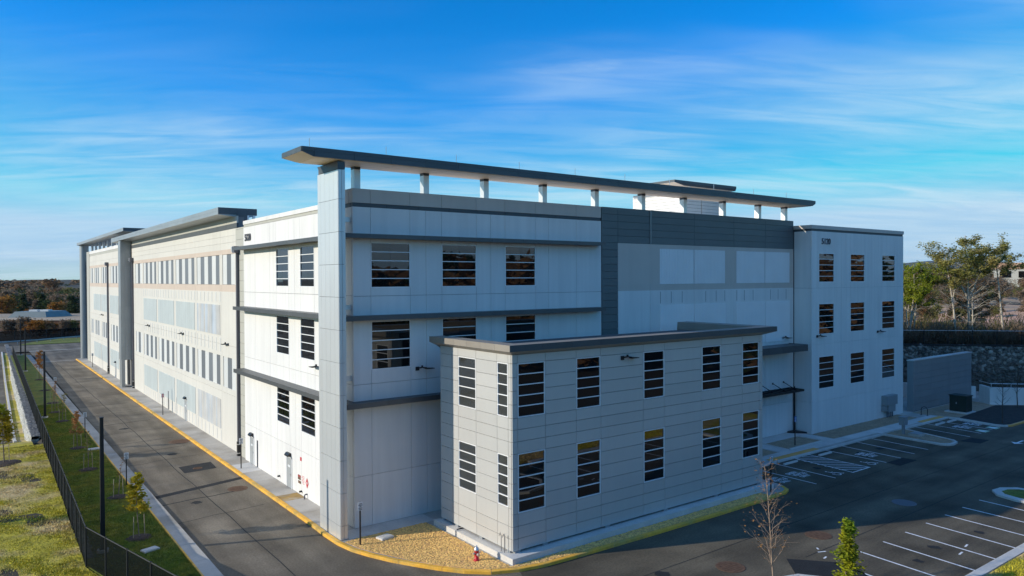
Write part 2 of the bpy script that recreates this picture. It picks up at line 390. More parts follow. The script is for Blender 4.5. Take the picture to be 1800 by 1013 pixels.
# ---- apron of pavement round the building, kerbs, slabs, beds
EDGE = [(16.85, 161.9), (16.8, 120), (16.75, 80), (16.74, 43), (16.68, 41), (16.72, 39.05), (16.95, 37.6), (17.38, 36.33), (17.95, 35.0), (18.63, 33.76), (19.39, 32.5), (20.24, 31.35),
        (21.29, 30.4), (22.58, 29.83), (24.0, 29.55), (26.1, 29.45), (32, 29.33), (38, 29.27), (43, 29.3), (45.5, 29.4), (46.25, 29.7), (46.7, 30.4), (46.88, 31.3), (46.92, 33), (46.95, 34.75)]
EDGE2 = [(46.95, 34.75), (53, 34.75), (60, 34.75), (66, 34.75), (69.55, 34.7), (69.5, 31), (69.45, 29.6), (69.8, 29.05), (70.5, 28.85), (71.5, 29.0), (72.15, 29.5), (72.6, 31), (73.6, 34.1), (73.8, 34.75),
         (79, 34.75), (83.4, 34.7), (83.05, 32), (82.75, 30.0), (83.0, 29.3), (83.9, 28.95), (87, 28.9), (92, 28.95), (100, 29.0), (110, 29.05)]
ap = sheet('pavement', EDGE+EDGE2[1:]+[(110, 60), (83, 60), (83, 161.9)], .0, 'concrete', .14, kind='structure')
def kerb_run(parent, pts, seg, wid, z1, mats, gap=.014, z0=-.02, inward=1):
    P = [Vector((x, y)) for x, y in pts]; acc = [0]
    for i in range(1, len(P)): acc.append(acc[-1]+(P[i]-P[i-1]).length)
    def at(s):
        for i in range(1, len(P)):
            if s <= acc[i] or i == len(P)-1:
                t = (s-acc[i-1])/(acc[i]-acc[i-1]); d = (P[i]-P[i-1]).normalized(); return P[i-1].lerp(P[i], t), Vector((d.y, -d.x))*-inward
    n = max(1, round(acc[-1]/seg)); st = acc[-1]/n
    for k in range(n):
        ss = [k*st+gap] + [a for a in acc if k*st+.08 < a < (k+1)*st-.08] + [(k+1)*st-gap]
        A = []; B = []
        for s in ss:
            p, nrm = at(s)
            # average the normal at corners
            q1, n1 = at(max(0, s-.3)); q2, n2 = at(min(acc[-1], s+.3)); nm = (n1+n2).normalized()
            A.append(p-nm*.012); B.append(p+nm*wid)
        b = MB().m(mats[k % len(mats)] if not callable(mats) else mats(A[0]))
        m = len(ss); vs = []
        for a, c in zip(A, B): vs += [(a.x, a.y, z0), (a.x, a.y, z1-.02), (a.x+(c.x-a.x)*.12, a.y+(c.y-a.y)*.12, z1), (c.x, c.y, z1), (c.x, c.y, z0)]
        fs = []
        for i in range(m-1):
            for q in range(5): fs.append((i*5+q, i*5+(q+1) % 5, (i+1)*5+(q+1) % 5, (i+1)*5+q))
        fs += [(0, 1, 2, 3, 4), tuple((m-1)*5+q for q in (4, 3, 2, 1, 0))]
        b.add(vs, fs).obj('kerb_stone', parent, loc=(A[0].x, A[0].y, 0))
ke = empty('kerb', (16.8, 43, 0)); ke['kind'] = 'structure'
kerb_run(ke, EDGE[:-3], 2.6, .24, .165, lambda p: 'yellow_paint')
kerb_run(ke, EDGE[-4:]+EDGE2[1:], 3.0, .2, .165, lambda p: 'tan_tactile' if p.x > 82.6 and p.y < 30 else 'concrete_light')
# left walk in slabs
walk = empty('sidewalk', (17.7, 43, 0)); walk['kind'] = 'structure'
yy = 42.45; k = 0
while yy < 161:
    st = 1.52 if yy < 113 else 3.04
    m = 'concrete_stained' if 47.7 < yy < 48.9 else ('concrete_light' if 57.4 < yy < 59.5 else 'concrete')
    box('slab', 17.02, 18.46 if yy < 63 else 18.66, yy+.008, yy+st-.008, .10, .152, m, walk); yy += st; k += 1
# front walk: strip along the main wall and walks to the entrance
xx = 18.6
while xx < 22.5: box('slab', xx+.008, xx+1.492, 39.1, 40.6, .10, .152, 'concrete_light', walk); xx += 1.5
box('slab', 17.5, 18.59, 39.1, 40.6, .10, .152, 'concrete_light', walk)
xx = 47.2
while xx < 83:
    if not (69.3 < xx < 73.8): box('slab', xx+.008, xx+1.49, 35.35, 36.4, .10, .152, 'concrete_light', walk)
    else: box('slab', xx+.008, xx+1.49, 35.0, 36.4, .10, .153, 'concrete_light', walk)
    xx += 1.5
for a, b_ in ((50.5, 51.9), (55.5, 56.9), (62.4, 63.9)):
    for yy in (36.42, 37.72, 39.02): box('slab', a+.008, b_-.008, yy, yy+1.28, .10, .152, 'concrete_light', walk)
for a in range(51, 64, 2): box('slab', a+.01, a+1.99, 39.2 if not 55.6 < a+1 < 57 else 39.3, 40.55, .10, .1535, 'concrete_light', walk)
sheet('tactile_strip', [(52.2, 34.975), (59.2, 34.975), (59.2, 35.6), (52.2, 35.6)], .14, 'tan_tactile', .16, parent=walk)
sheet('tactile_strip', [(78.25, 34.975), (83.2, 34.975), (83.2, 35.6), (78.25, 35.6)], .14, 'tan_tactile', .16, parent=walk)
# beds
def stones(name, poly, n, m, zb, size, seed, label):
    rs = np.random.RandomState(seed); P = np.array(poly); lo, hi = P.min(0), P.max(0); pts = []
    def inside(q):
        x, y = q[:, 0], q[:, 1]; c = np.zeros(len(q), bool); j = len(P)-1
        for i in range(len(P)):
            xi, yi = P[i]; xj, yj = P[j]
            c ^= ((yi > y) != (yj > y)) & (x < (xj-xi)*(y-yi)/(yj-yi+1e-12)+xi); j = i
        return c
    q = lo+(hi-lo)*rs.rand(n*3, 2); q = q[inside(q)][:n]; m_ = len(q)
    base = np.array([(1, 0, 0), (0, 1, 0), (-1, 0, 0), (0, -1, 0), (0, 0, 1.0), (.7, .7, .45), (-.7, .7, .45), (-.7, -.7, .45), (.7, -.7, .45)])
    fs = np.array([(0, 5, 4), (5, 1, 4), (1, 6, 4), (6, 2, 4), (2, 7, 4), (7, 3, 4), (3, 8, 4), (8, 0, 4)])
    s = size*(.5+rs.rand(m_, 1, 1)); a = rs.rand(m_)*6.283; rot = np.zeros((m_, 3, 3)); rot[:, 0, 0] = np.cos(a); rot[:, 0, 1] = -np.sin(a); rot[:, 1, 0] = np.sin(a); rot[:, 1, 1] = np.cos(a); rot[:, 2, 2] = .55
    vv = np.einsum('nij,kj->nki', rot, base)*s*(1+.35*(rs.rand(m_, 9, 3)-.5)*2); vv[:, :, 0] += q[:, None, 0]; vv[:, :, 1] += q[:, None, 1]; vv[:, :, 2] += zb
    ff = fs[None]+(np.arange(m_)*9)[:, None, None]
    o = D.objects.new(name, np_mesh(name, vv.reshape(-1, 3), ff.reshape(-1, 3), [m])); link(o); tag(o, label, 'gravel', kind='stuff'); return o
BED1 = [(17.1, 38.9), (17.35, 37.5), (17.75, 36.45), (18.3, 35.2), (18.9, 34.0), (19.6, 32.75), (20.4, 31.65), (21.4, 30.68), (22.65, 30.1), (24, 29.82), (26.1, 29.72), (32, 29.6), (38, 29.54), (43.9, 29.56), (43.9, 30.35), (22.45, 30.35), (22.45, 39.05), (18.2, 39.05)]
def bed(pts, m): 
    o = sheet('gravel_bed', pts, .14, m, .157, kind='structure'); return o
bed(BED1, 'gravel_gold')
stones('gravel', BED1, 15000, 'gravel_stone', .155, .047, 3, 'golden river stone gravel round the foot of the panelled annex')
BED2 = [(57.0, 36.55), (62.2, 36.6), (62.2, 39.05), (57.2, 39.05)]; BED3 = [(47.3, 36.5), (55.2, 36.5), (55.3, 38.1), (47.3, 38.1)]
BED4 = [(64.1, 36.5), (80.5, 36.55), (80.5, 38.7), (64.25, 38.7)]; BED5 = [(70.0, 34.6), (69.85, 31), (69.9, 29.7), (70.5, 29.2), (71.4, 29.35), (71.9, 29.9), (72.3, 31.2), (73.2, 34.0), (73.2, 34.7)]
BED6 = [(83.8, 34.6), (84.2, 33.9), (95.1, 34.7), (96.5, 37.6), (97, 38.2), (83.0, 38.2), (82.9, 36.9)]
for b_ in (BED2, BED3, BED4, BED5, BED6): bed(b_, 'gravel_tan')
stones('gravel', BED4, 2500, 'gravel_tan', .155, .05, 4, 'tan gravel strip along the foot of the right-hand block')
stones('gravel', BED5, 900, 'gravel_tan', .155, .05, 5, 'tan gravel on the parking island with the pedestal')
MUL = [(84.0, 33.85), (83.45, 31.8), (83.15, 30.2), (83.4, 29.5), (84.2, 29.25), (87, 29.2), (110, 29.3), (101.5, 29.3), (95.15, 34.6)]
sheet('planting_bed', MUL, .14, 'mulch_dark', .168, kind='structure')
def bordr(pts, w, m):
    n = len(pts); bd = empty('bed_kerb', (pts[0][0], pts[0][1], .14)); bd['kind'] = 'structure'
    for i in range(n):
        a, b = Vector(pts[i]), Vector(pts[(i+1) % n]); d = (b-a).normalized(); nn = Vector((d.y, -d.x))*w
        MB().m(m).poly([(a.x, a.y), (b.x, b.y), (b.x+nn.x, b.y+nn.y), (a.x+nn.x, a.y+nn.y)], .1, .24 if i < 2 else .165+.002*i).obj('kerb_stone', bd, loc=(a.x, a.y, 0))
bordr(BED2, .16, 'concrete_light')
# ---- left side: lawn, kerb walk, stone wall, lower road
LAWN = [(5.0, 44.3), (7.55, 33.0), (9.6, 24), (9.38, 38), (9.38, 58), (9.5, 90), (9.7, 143), (10.1, 178), (7.2, 178), (6.0, 90)]
sheet('lawn', LAWN, -.1, 'lawn_green', .12, kind='structure')
kw = empty('kerb', (9.8, 43, 0)); kw['kind'] = 'structure'
y0 = 20.0
def kx(y): return 9.40+.0016*(y-38)
while y0 < 176:
    a, b = kx(y0), kx(y0+3); g_ = .012
    MB().m('concrete').poly([(a+.09, y0+g_), (a+.88, y0+g_), (b+.88, y0+3-g_), (b+.09, y0+3-g_)], -.05, .15).obj('kerb_slab', kw, loc=(a, y0, 0))
    MB().m('yellow_paint').poly([(a, y0+g_), (a+.086, y0+g_), (b+.086, y0+3-g_), (b, y0+3-g_)], -.05, .155).obj('kerb_edge', kw, loc=(a, y0, 0)); y0 += 3
near_lawn = []
def fx(y): return 4.95+.0195*(y-44)        # security fence line
gp = [(x, y) for y in np.arange(20, 81, 3) for x in (0,)]
xs2 = np.linspace(-60, 1, 30).tolist()
# near lawn follows the fence
rows = []
for y in np.arange(10, 80.1, 2.0):
    xr = fx(y)-.02 if y >= 44 else 4.95+(44-y)*.233
    rows.append([(x, y, .02+.05*math.sin(x*.7+y*.5)-.02) for x in np.linspace(-60, xr, 40)])
vv = [p for r_ in rows for p in r_]; nf = 40
ff = [(i*nf+j, i*nf+j+1, (i+1)*nf+j+1, (i+1)*nf+j) for i in range(len(rows)-1) for j in range(nf-1)]
o = D.objects.new('lawn', np_mesh('lawn', vv, ff, ['lawn_dry'], True)); link(o); o['kind'] = 'structure'
rows = []
for y in np.arange(80, 187, 2.0):
    t = float(smooth(80, 93, np.array(y))*(1-smooth(140, 186, np.array(y)))); kxv = 3.72+.0235*(y-92)*(y > 92) if True else 0
    rows.append([(x, y, -1.58*t+.0*x) for x in np.linspace(max(-60, kxv-.0) if y > 86 else -60, fx(y)-.75, 14)])
vv = [p for r_ in rows for p in r_]; nf = 14
ff = [(i*nf+j, i*nf+j+1, (i+1)*nf+j+1, (i+1)*nf+j) for i in range(len(rows)-1) for j in range(nf-1)]
o = D.objects.new('lawn', np_mesh('lawn', vv, ff, ['lawn_dry'], True)); link(o); o['kind'] = 'structure'
def kl(y): return 3.95+.0225*(y-92)
def zl(y): return -1.58*float(smooth(80, 93, np.array(y))*(1-smooth(140, 186, np.array(y))))
rb_ = MB().m('asphalt'); ysr = list(range(90, 188, 3))
rb_.add([p for y in ysr for p in ((-40, y, zl(y)-.01), (kl(y)-.1, y, zl(y)-.01))], [(2*i, 2*i+1, 2*i+3, 2*i+2) for i in range(len(ysr)-1)]); o = rb_.obj('road'); o['kind'] = 'structure'
kk = empty('kerb', (4, 92, -1.6)); kk['kind'] = 'structure'
for y in range(88, 186, 4):
    MB().m('concrete_light').add([(kl(y+d)+e, y+d+(g_ if d == 0 else -g_), zl(y+d)+h_) for g_ in (.02,) for d in (0, 4) for e, h_ in ((-.12, -.1), (-.12, .14), (.14, .15), (.14, -.1))], [(0, 1, 5, 4), (1, 2, 6, 5), (2, 3, 7, 6), (0, 3, 2, 1), (4, 5, 6, 7)]).obj('kerb_stone', kk, loc=(kl(y), y, zl(y)))
# stone retaining wall: battered light face below a shelf of grey riprap, end wall, each big block of the face on its own
sw = empty('retaining_wall', (5.2, 92, -1.6)); tag(sw, 'low light stone retaining wall along the outside of the black mesh fence', 'retaining wall')
def wt(y): return fx(y)-.72
def wb(y): return fx(y)-1.0
mb = MB().m('stone_light')
prof = [(84.5, 0), (120, 0), (160, 0), (212, 0)]
for (ya, _), (yb, _) in zip(prof, prof[1:]):
    mb.add([(wt(ya), ya, -.06), (wt(yb), yb, -.06), (wb(yb)+.05, yb, -1.7), (wb(ya)+.05, ya, -1.7), (wt(ya)+.6, ya, -.06), (wt(yb)+.6, yb, -.06), (wt(yb)+.6, yb, -1.7), (wt(ya)+.6, ya, -1.7)],
           [(0, 1, 2, 3), (4, 5, 1, 0), (0, 3, 7, 4)])
mb.obj('core', sw)
rs = random.Random(5)
bmesh_blk = None
blk = MB().m('stone_light').add([(-.5, 0, -.5), (.5, 0, -.5), (.5, 0, .5), (-.5, 0, .5), (-.38, -.5, -.36), (.4, -.5, -.4), (.36, -.5, .38), (-.4, -.5, .36)],
                                [(4, 5, 6, 7), (0, 1, 5, 4), (1, 2, 6, 5), (2, 3, 7, 6), (3, 0, 4, 7)]).mesh('stone')
y0 = 84.6; cnt = 0
while y0 < 150 and cnt < 280:
    w_ = rs.uniform(.9, 1.5)
    z_ = -1.6
    while z_ < -.25:
        h_ = rs.uniform(.35, .55)
        o = D.objects.new('stone', blk); t = (z_+h_/2+1.7)/1.64; yc = y0+w_/2; xw = wb(yc)+.05+(wt(yc)-wb(yc)-.05)*t
        o.location = Vector((xw, yc, min(z_+h_/2, -.3)))-ORG[sw]; o.rotation_euler = (0, 0, -math.pi/2); o.scale = (w_*.95, rs.uniform(.10, .26), h_*.93); link(o, sw); z_ += h_; cnt += 1
    y0 += w_
shelf = []
sheet('gravel_shelf', [(wt(84.5), 84.5), (fx(84.5)-.03, 84.5), (fx(212)-.03, 212), (wt(212), 212)], -.3, 'riprap', .0, kind='structure')
rpo = stones('gravel', [(wt(84.5), 84.5), (fx(84.5), 84.5), (fx(200), 200), (wt(200), 200)], 3500, 'riprap', -.02, .13, 8, 'grey riprap stone shelf between the retaining wall and the fence')
sheet('gravel_verge', [(fx(45)+.03, 45), (fx(45)+.55, 45), (fx(176)+.5, 176), (fx(176)+.03, 176)], .08, 'riprap', .135, kind='structure')

# ---- painted markings
def line(name, x0, y0, x1, y1, w, m, z, par):
    a, b = Vector((x0, y0)), Vector((x1, y1)); d = (b-a).normalized(); n = Vector((-d.y, d.x))*w/2
    return sheet(name, [tuple(a+n), tuple(b+n), tuple(b-n), tuple(a-n)], z, m, parent=par)
mk = empty('parking_markings', (55, 32, 0)); mk['kind'] = 'structure'
LX = [(49.55, 49.35), (52.2, 51.95), (55.05, 54.5), (57.1, 57.1), (59.75, 59.55), (62.4, 61.95), (64.95, 64.35), (67.45, 66.85), (76.1, 75.3), (78.6, 77.8), (81.1, 80.45)]
for i, (a, b) in enumerate(LX): line('stall_line', a, 34.72, b+(.1 if b < a else 0), 29.5, .11, 'line_white', .006, mk)
line('stall_line', 83.2, 34.6, 82.6, 29.6, .11, 'line_white', .006, mk)
line('stall_line', 54.5, 29.55, 57.15, 29.55, .12, 'line_white', .0085, mk)
for i in range(9):
    t0 = 35.6-i*.62; xa, xb = 54.75, 57.1; ya, yb = t0, t0-1.75
    if ya > 34.68: xa += (ya-34.68)/1.75*2.35; ya = 34.68
    if yb < 29.62: xb -= (29.62-yb)/1.75*2.35; yb = 29.62
    if xb-xa > .2: line('hatch_line', xa-(34.7-ya)*.05, ya, xb, yb, .11, 'line_white', .0115, mk)
for i, (x, x2) in enumerate([(36.5, 36.1), (39.09, 38.75), (41.61, 41.2), (44.2, 43.75), (46.83, 46.4), (49.39, 49.0), (51.91, 51.6), (54.49, 54.1)]): line('stall_line', x, 20.75, x2, 15.85, .12, 'line_white', .006, mk)
TX = {}
def floor_text(txt, x, y, size, m='line_white', rz=0.0, sx=1.0):
    if txt not in TX: TX[txt] = text_mesh(txt, size, m, .001, .012, 'painted_word', sx)
    o = D.objects.new('painted_word', TX[txt]); o.location = Vector((x, y, .012))-ORG[mk]; o.rotation_euler = (0, 0, rz); link(o, mk); return o
for x in (47.55, 50.12, 60.28, 79.0, 81.4):
    yb = 32.1 if x < 75 else 32.2
    for k, wd in enumerate(('GREEN', 'VEHICLE', 'ONLY')): floor_text(wd, x+.12*k-.1, yb-.52*k, .56, sx=.72)
def wheelchair(x, y, s=1.0, m='line_white'):
    b = MB().m(m); pts = []
    def seg(p, q, w=.11):
        a, c = Vector(p), Vector(q); d = (c-a).normalized(); n = Vector((-d.y, d.x))*w/2; b.add([(x+s*u, y+s*v_, .012) for u, v_ in (a+n, c+n, c-n, a-n)], [(0, 1, 2, 3)])
    for k in range(14):
        t0, t1 = R(-150+20*k-60), R(-150+20*k-40); seg((.42*math.cos(t0), .42*math.sin(t0)), (.42*math.cos(t1), .42*math.sin(t1)))
    seg((-.05, .85), (.02, .25)); seg((.02, .25), (.45, .22)); seg((.45, .22), (.7, -.3)); seg((-.03, .6), (.35, .55)); seg((.7, -.3), (.88, -.24))
    for k in range(8):
        t0, t1 = R(45*k), R(45*k+45); b.add([(x+s*(-.07), y+s*1.0, .012), (x+s*(-.07+.12*math.cos(t0)), y+s*(1+.12*math.sin(t0)), .012), (x+s*(-.07+.12*math.cos(t1)), y+s*(1+.12*math.sin(t1)), .012)], [(0, 1, 2)])
    b.obj('wheelchair_symbol', mk)
wheelchair(53.2, 30.1, .8); wheelchair(58.3, 30.05, .8)
for x in (79.2, 81.7):
    sheet('vehicle_symbol', [(x-.6, 29.4), (x+.6, 29.4), (x+.5, 30.4), (x-.5, 30.4)], .006, 'line_green', parent=mk)
    MB().m('line_white').poly([(x-.4, 29.6), (x+.45, 29.6), (x+.3, 29.9), (x+.1, 30.2), (x-.25, 30.2), (x-.42, 29.9)], .010).obj('car_symbol', mk)
MB().m('line_white').add([(76.0, 25.75, .006), (77.4, 25.75, .006), (77.4, 25.95, .006), (76.0, 25.95, .006), (75.3, 25.85, .006), (76.05, 26.35, .006), (76.05, 25.35, .006)], [(0, 1, 2, 3), (4, 6, 5)]).obj('arrow', mk)
for (x, y, l, a) in ((36.6, 21.4, .35, .2), (37.2, 22.1, .5, -.4), (37.6, 22.3, .25, .9), (44.4, 17.6, .5, .15), (42.9, 17.3, .55, .1)): line('paint_scrap', x, y, x+l*math.cos(a), y+l*math.sin(a), .10, 'line_white', .006, mk)
# road patches, manholes, joints, far gutter lines
sheet('asphalt_patch', [(13.55, 60.9), (16.0, 61.1), (16.15, 63.5), (13.6, 63.2)], .006, 'asphalt_dark', kind='structure')
sheet('asphalt_patch', [(10.3, 54.9), (16.7, 56.55), (16.7, 57.2), (10.3, 55.6)], .006, 'asphalt_dark', kind='structure')
sheet('asphalt_patch', [(33.3, 20.9), (35.0, 22.6), (37.2, 20.1), (35.4, 17.8)], .006, 'asphalt_dark', kind='structure')
sheet('asphalt_patch', [(59.6, 29.45), (62.3, 29.45), (62.3, 28.3), (59.4, 28.3)], .006, 'asphalt_dark', kind='structure')
sheet('asphalt_patch', [(72.6, 29.3), (75.0, 29.2), (75.2, 27.8), (73, 27.7)], .006, 'asphalt_dark', kind='structure')
cr = random.Random(11)
seams = empty('asphalt_seams', (13.5, 60, 0)); seams['kind'] = 'structure'
def seam(pts, w):
    for (a, b) in zip(pts, pts[1:]): line('seam', a[0], a[1], b[0], b[1], w, 'asphalt_dark', .0045, seams)
for y in (48.5, 53, 66, 70.6, 75, 80.5, 86, 93, 100, 108, 116, 125, 135, 146):
    x, pts = 10.4, []
    while x < 16.7: pts.append((x, y+cr.uniform(-.15, .15)+(x-10)*.12)); x += 1.1
    seam(pts, cr.uniform(.05, .16))
pts = [(13.3+cr.uniform(-.06, .06), y) for y in range(36, 160, 3)]; seam(pts, .06)
for y, x0_, x1_ in ((25.6, 24, 82), (22.1, 36, 82), (28.4, 47.5, 69)): line('seam', x0_, y, x1_, y+.25, .05, 'asphalt_dark', .0045, seams)
for (x, y, r_) in ((43.0, 18.6, .34), (47.6, 18.1, .28), (40.2, 18.2, .3), (53.6, 31.9, .35), (64.0, 32.2, .4), (61.2, 32.6, .28), (12.4, 52.4, .35), (14.2, 68.2, .4), (12.8, 83.0, .45), (28.2, 25.2, .4), (26.0, 23.0, .3)):
    MB().m('asphalt_dark').poly([(x+r_*cr.uniform(.6, 1.2)*math.cos(t), y+r_*cr.uniform(.6, 1.2)*math.sin(t)) for t in np.linspace(0, 6.0, 11)], .0062).obj('oil_stain', seams)
sheet('gutter', [(11.2, 160.8), (16.95, 160.8), (16.95, 161.6), (11.2, 161.6)], .008, 'concrete', kind='structure')
sheet('gutter', [(10.9, 186.8), (60, 187.2), (60, 188.3), (10.9, 187.9)], .008, 'concrete', kind='structure')
sheet('verge', [(10, 206.2), (70, 206.2), (70, 224), (20, 222), (13, 214)], -.1, 'lawn_green', .1, kind='structure')
sheet('verge', [(24, 10), (45.8, 10), (45.8, 15.15), (36, 15.15)], -.1, 'lawn_dry', .14, kind='structure')
kn = empty('kerb', (45, 15.5, 0)); kn['kind'] = 'structure'
kerb_run(kn, [(36.5, 15.75), (45, 15.72), (55.8, 15.7)], 3, .5, .155, lambda p: 'concrete_light', inward=-1)
sheet('verge', [(45.9, 8), (70, 8), (70, 15.2), (45.9, 15.2)], -.1, 'lawn_dry', .14, kind='structure')
ISL = [(56.0, 15.7), (56.0, 19.2), (56.4, 20.4), (57.3, 21.0), (58.4, 20.9), (59.3, 20.2), (59.6, 19.0), (59.6, 15.7)]
ki = empty('kerb', (57.5, 18, 0)); ki['kind'] = 'structure'; kerb_run(ki, ISL, 3, .55, .155, lambda p: 'concrete_light', inward=-1)
sheet('verge', [(56.5, 15.7), (56.5, 19.1), (56.8, 20.1), (57.4, 20.5), (58.3, 20.4), (58.9, 19.9), (59.1, 18.9), (59.1, 15.7)], -.02, 'lawn_green', .15, kind='structure')
# island bottom right, foot of the two near trees
ISB = [(28.5, 18.2), (30.2, 20.75), (31.6, 21.2), (33.2, 20.7), (34.0, 19.6), (33.6, 17.5), (31, 14.5), (27, 15.5)]
sheet('verge', ISB, -.02, 'mulch', .13, kind='structure'); kb = empty('kerb', (31, 19, 0)); kb['kind'] = 'structure'; kerb_run(kb, ISB, 3, .22, .16, lambda p: 'concrete_light', inward=1)
def manhole(name, x, y, r, m, label):
    b = MB().m(m).lathe([(r, .0), (r, .012), (r*.93, .016), (r*.9, .012), (r*.2, .012), (.001, .014)], (x, y, .002), 24); o = b.obj(name, loc=(x, y, 0))
    rb = MB().m(m)
    for k in range(-3, 4): rb.box(x-r*.75*math.sqrt(1-(k/4.2)**2), x+r*.75*math.sqrt(1-(k/4.2)**2), y+k*r*.22-.012, y+k*r*.22+.012, .013, .021)
    rb.obj('rib', o); tag(o, label, 'manhole')
manhole('manhole_cover', 14.75, 61.95, .36, 'rust_iron', 'round manhole cover in the dark asphalt patch of the service road')
manhole('manhole_cover', 15.9, 73.3, .95, 'rust_iron', 'wide rusty manhole cover near the yellow kerb on the service road')
manhole('manhole_cover', 15.6, 54.1, .7, 'rust_iron', 'rusty worn manhole cover beside the stained walk, nearest the yellow kerb')
manhole('manhole_cover', 31.7, 23.7, .75, 'rust_iron', 'rusty manhole cover in the sunlit lot, left of the bare tree')
manhole('manhole_cover', 39.7, 23.55, .75, 'rust_iron', 'rusty manhole cover cut by the edge of the annex shadow')
manhole('manhole_cover', 49.9, 23.5, .75, 'pipe_gray', 'grey manhole cover in the shaded middle of the lot')
# ================================================================== MAIN BUILDING
mat('brow_metal', (.105, .11, .112), .45, metal=.25, var=.05, objvar=.06, streak=.06)
mat('canopy_metal', (.085, .097, .105), .45, metal=.25, var=.04, objvar=.07)
B = empty('data_center_building', (XL, YF, .15))
tag(B, 'long white and grey panelled three-storey building numbered 5120 with flat roof canopies', 'building')
def core(name, x0, x1, y0, y1, z0, z1, m='joint', parent=B, loc=None): return MB().m(m).box(x0, x1, y0, y1, z0, z1).obj(name, parent, loc=loc or (x0, y0, z0))
# roof deck
MB().m('roof_white').poly([(18.9, 41.1), (81.7, 41.1), (81.7, 160), (18.9, 160)], 18.9, 19.1).obj('roof', B, loc=(50, 80, 19))
# --- left front block, face to -X
wl = core('wall', XL+.15, XL+.6, YF+.15, 62.0, .15, 19.4, 'joint_light')
LW = [(51.46, 54.05), (46.66, 49.2)]; WZ = [(14.52, 17.28), (9.62, 12.40), (4.55, 7.25)]
HL = [(a, b, c, d) for a, b in LW for c, d in WZ]
DR = [(59.62, 60.52, .15, 2.4), (51.1, 52.05, .15, 2.4)]
facade(wl, 'L', XL, [40.82, 46.66, 49.2, 50.29, 51.1, 51.46, 52.05, 54.05, 55.48, 58.97, 59.62, 60.52, 61.9][0:1]+[46.66, 49.2, 50.29, 51.46, 54.05, 55.48, 58.97, 61.9],
       [(.15, 0), 3.2, 8.7, 14.03, 19.34], HL, lambda u, z: 'white_wall')
strip('band_panel', wl, 44.3, 61.9, 2.9, lambda a, b: box('band_panel', XL+.03, XL+.2, a, b, 19.36, 19.56, 'beige_panel', wl))
strip('coping', wl, 44.3, 61.9, 2.9, lambda a, b: box('coping', XL-.03, XL+.5, a, b, 19.56, 19.86, 'white_wall', wl))
for a, b in LW:
    for c, d in WZ: window(B, 'L', XL, a, b, c, d)
# --- front of the left block, face to -Y
wf = core('wall', XL+.15, 38.7, YF+.15, YF+.6, .15, 19.35, 'joint_light')
FW = [(19.66, 22.35), (24.65, 27.33), (29.7, 32.36)]; FZ = [(14.5, 17.24), (9.53, 12.47)]
facade(wf, 'F', YF, [18.5, 19.66, 22.35, 23.48, 24.65, 27.33, 28.5, 29.7, 32.36, 33.55, 36.2, 38.72], [(.15, 0), 3.2, 8.7, 14.0, 19.35], [(a, b, c, d) for a, b in FW for c, d in FZ], lambda u, z: 'white_wall')
for a, b in FW:
    for c, d in FZ: window(B, 'F', YF, a, b, c, d)
pp = MB().m('joint_light').box(XL+.15, 38.7, YF+.15, YF+.5, 19.35, 20.4).box(XL+.15, XL+.5, YF+.5, 44.2, 19.35, 20.4).obj('parapet', B, loc=(XL, YF, 19.35))
facade(pp, 'F', YF, [18.5, 19.66, 22.35, 24.65, 27.33, 29.7, 32.36, 36.2, 38.72], [(19.59, 0), (20.43, 0)], [], lambda u, z: 'tan_gray', name='coping', th=.55)
facade(pp, 'L', XL, [41.22, 44.2], [(19.59, 0), (20.43, 0)], [], lambda u, z: 'tan_gray', name='coping', th=.5)
strip('band_panel', pp, 18.53, 38.7, 2.2, lambda a, b: box('band_panel', a, b, YF+.04, YF+.3, 19.36, 19.585, 'dark_band', pp))
box('band_panel', XL+.04, XL+.3, 41.0, 44.15, 19.36, 19.585, 'dark_band', pp)
# --- brows: thin projecting ledges that wrap the corner
for zi, (za, zb) in enumerate(((17.44, 17.70), (12.57, 12.85), (7.42, 7.72))):
    br = MB().m('brow_metal').prism([(18.5, za+.02), (17.72, za+.05), (17.72, zb-.03), (18.5, zb)], 'y', YF-.0, 62.1).obj('brow', B, loc=(18.4, 50, za))
    bf = MB().m('brow_metal').prism([(YF, za+.02), (39.92, za+.05), (39.92, zb-.03), (YF, zb)], 'x', 17.72, 38.42).obj('brow', B, loc=(28, 40.2, za))
    strip('fascia_panel', br, 39.86, 62.12, 3.0, lambda a, b: box('fascia_panel', 17.65, 17.718, a, b, za, zb, 'brow_metal', br), .012)
    strip('fascia_panel', bf, 17.72, 38.45, 2.6, lambda a, b: box('fascia_panel', a, b, 39.85, 39.918, za, zb, 'brow_metal', bf), .012)
# --- blade pier
BLX = (17.0, 17.42); bl = core('pier', 17.04, 17.38, 39.32, 42.2, .15, 21.7, 'joint')
zz = [.15, .95, 2.8, 4.67, 6.55, 8.4, 10.25, 12.12, 14.0, 15.87, 17.72, 19.58, 21.25]
ys_ = [39.27, 39.86, 40.5, 41.14, 41.78, 42.26]
for i in range(len(zz)-1):
    for j in range(len(ys_)-1): box('pier_panel', 17.0, 17.05, ys_[j]+.006, ys_[j+1]-.006, zz[i]+.01, zz[i+1]-.01, 'blade_panel', bl)
    for a, b in ((17.02, 17.2), (17.22, 17.42)): box('pier_panel', a, b, 39.24, 39.32, zz[i]+.01, zz[i+1]-.01, 'blade_panel', bl)
    box('pier_panel', 17.375, 17.42, 39.33, 42.26, zz[i]+.01, zz[i+1]-.01, 'blade_panel', bl)
MB().m('canopy_metal').prism([(39.26, 21.27), (41.78, 21.27), (42.26, 21.72), (39.26, 21.72)], 'x', 16.99, 17.43).obj('pier_cap', bl)
for z in (18.42, 13.2, 8.95): box('tie_bracket', 17.42, 18.5, 40.9, 41.12, z, z+.3, 'blade_panel', B)
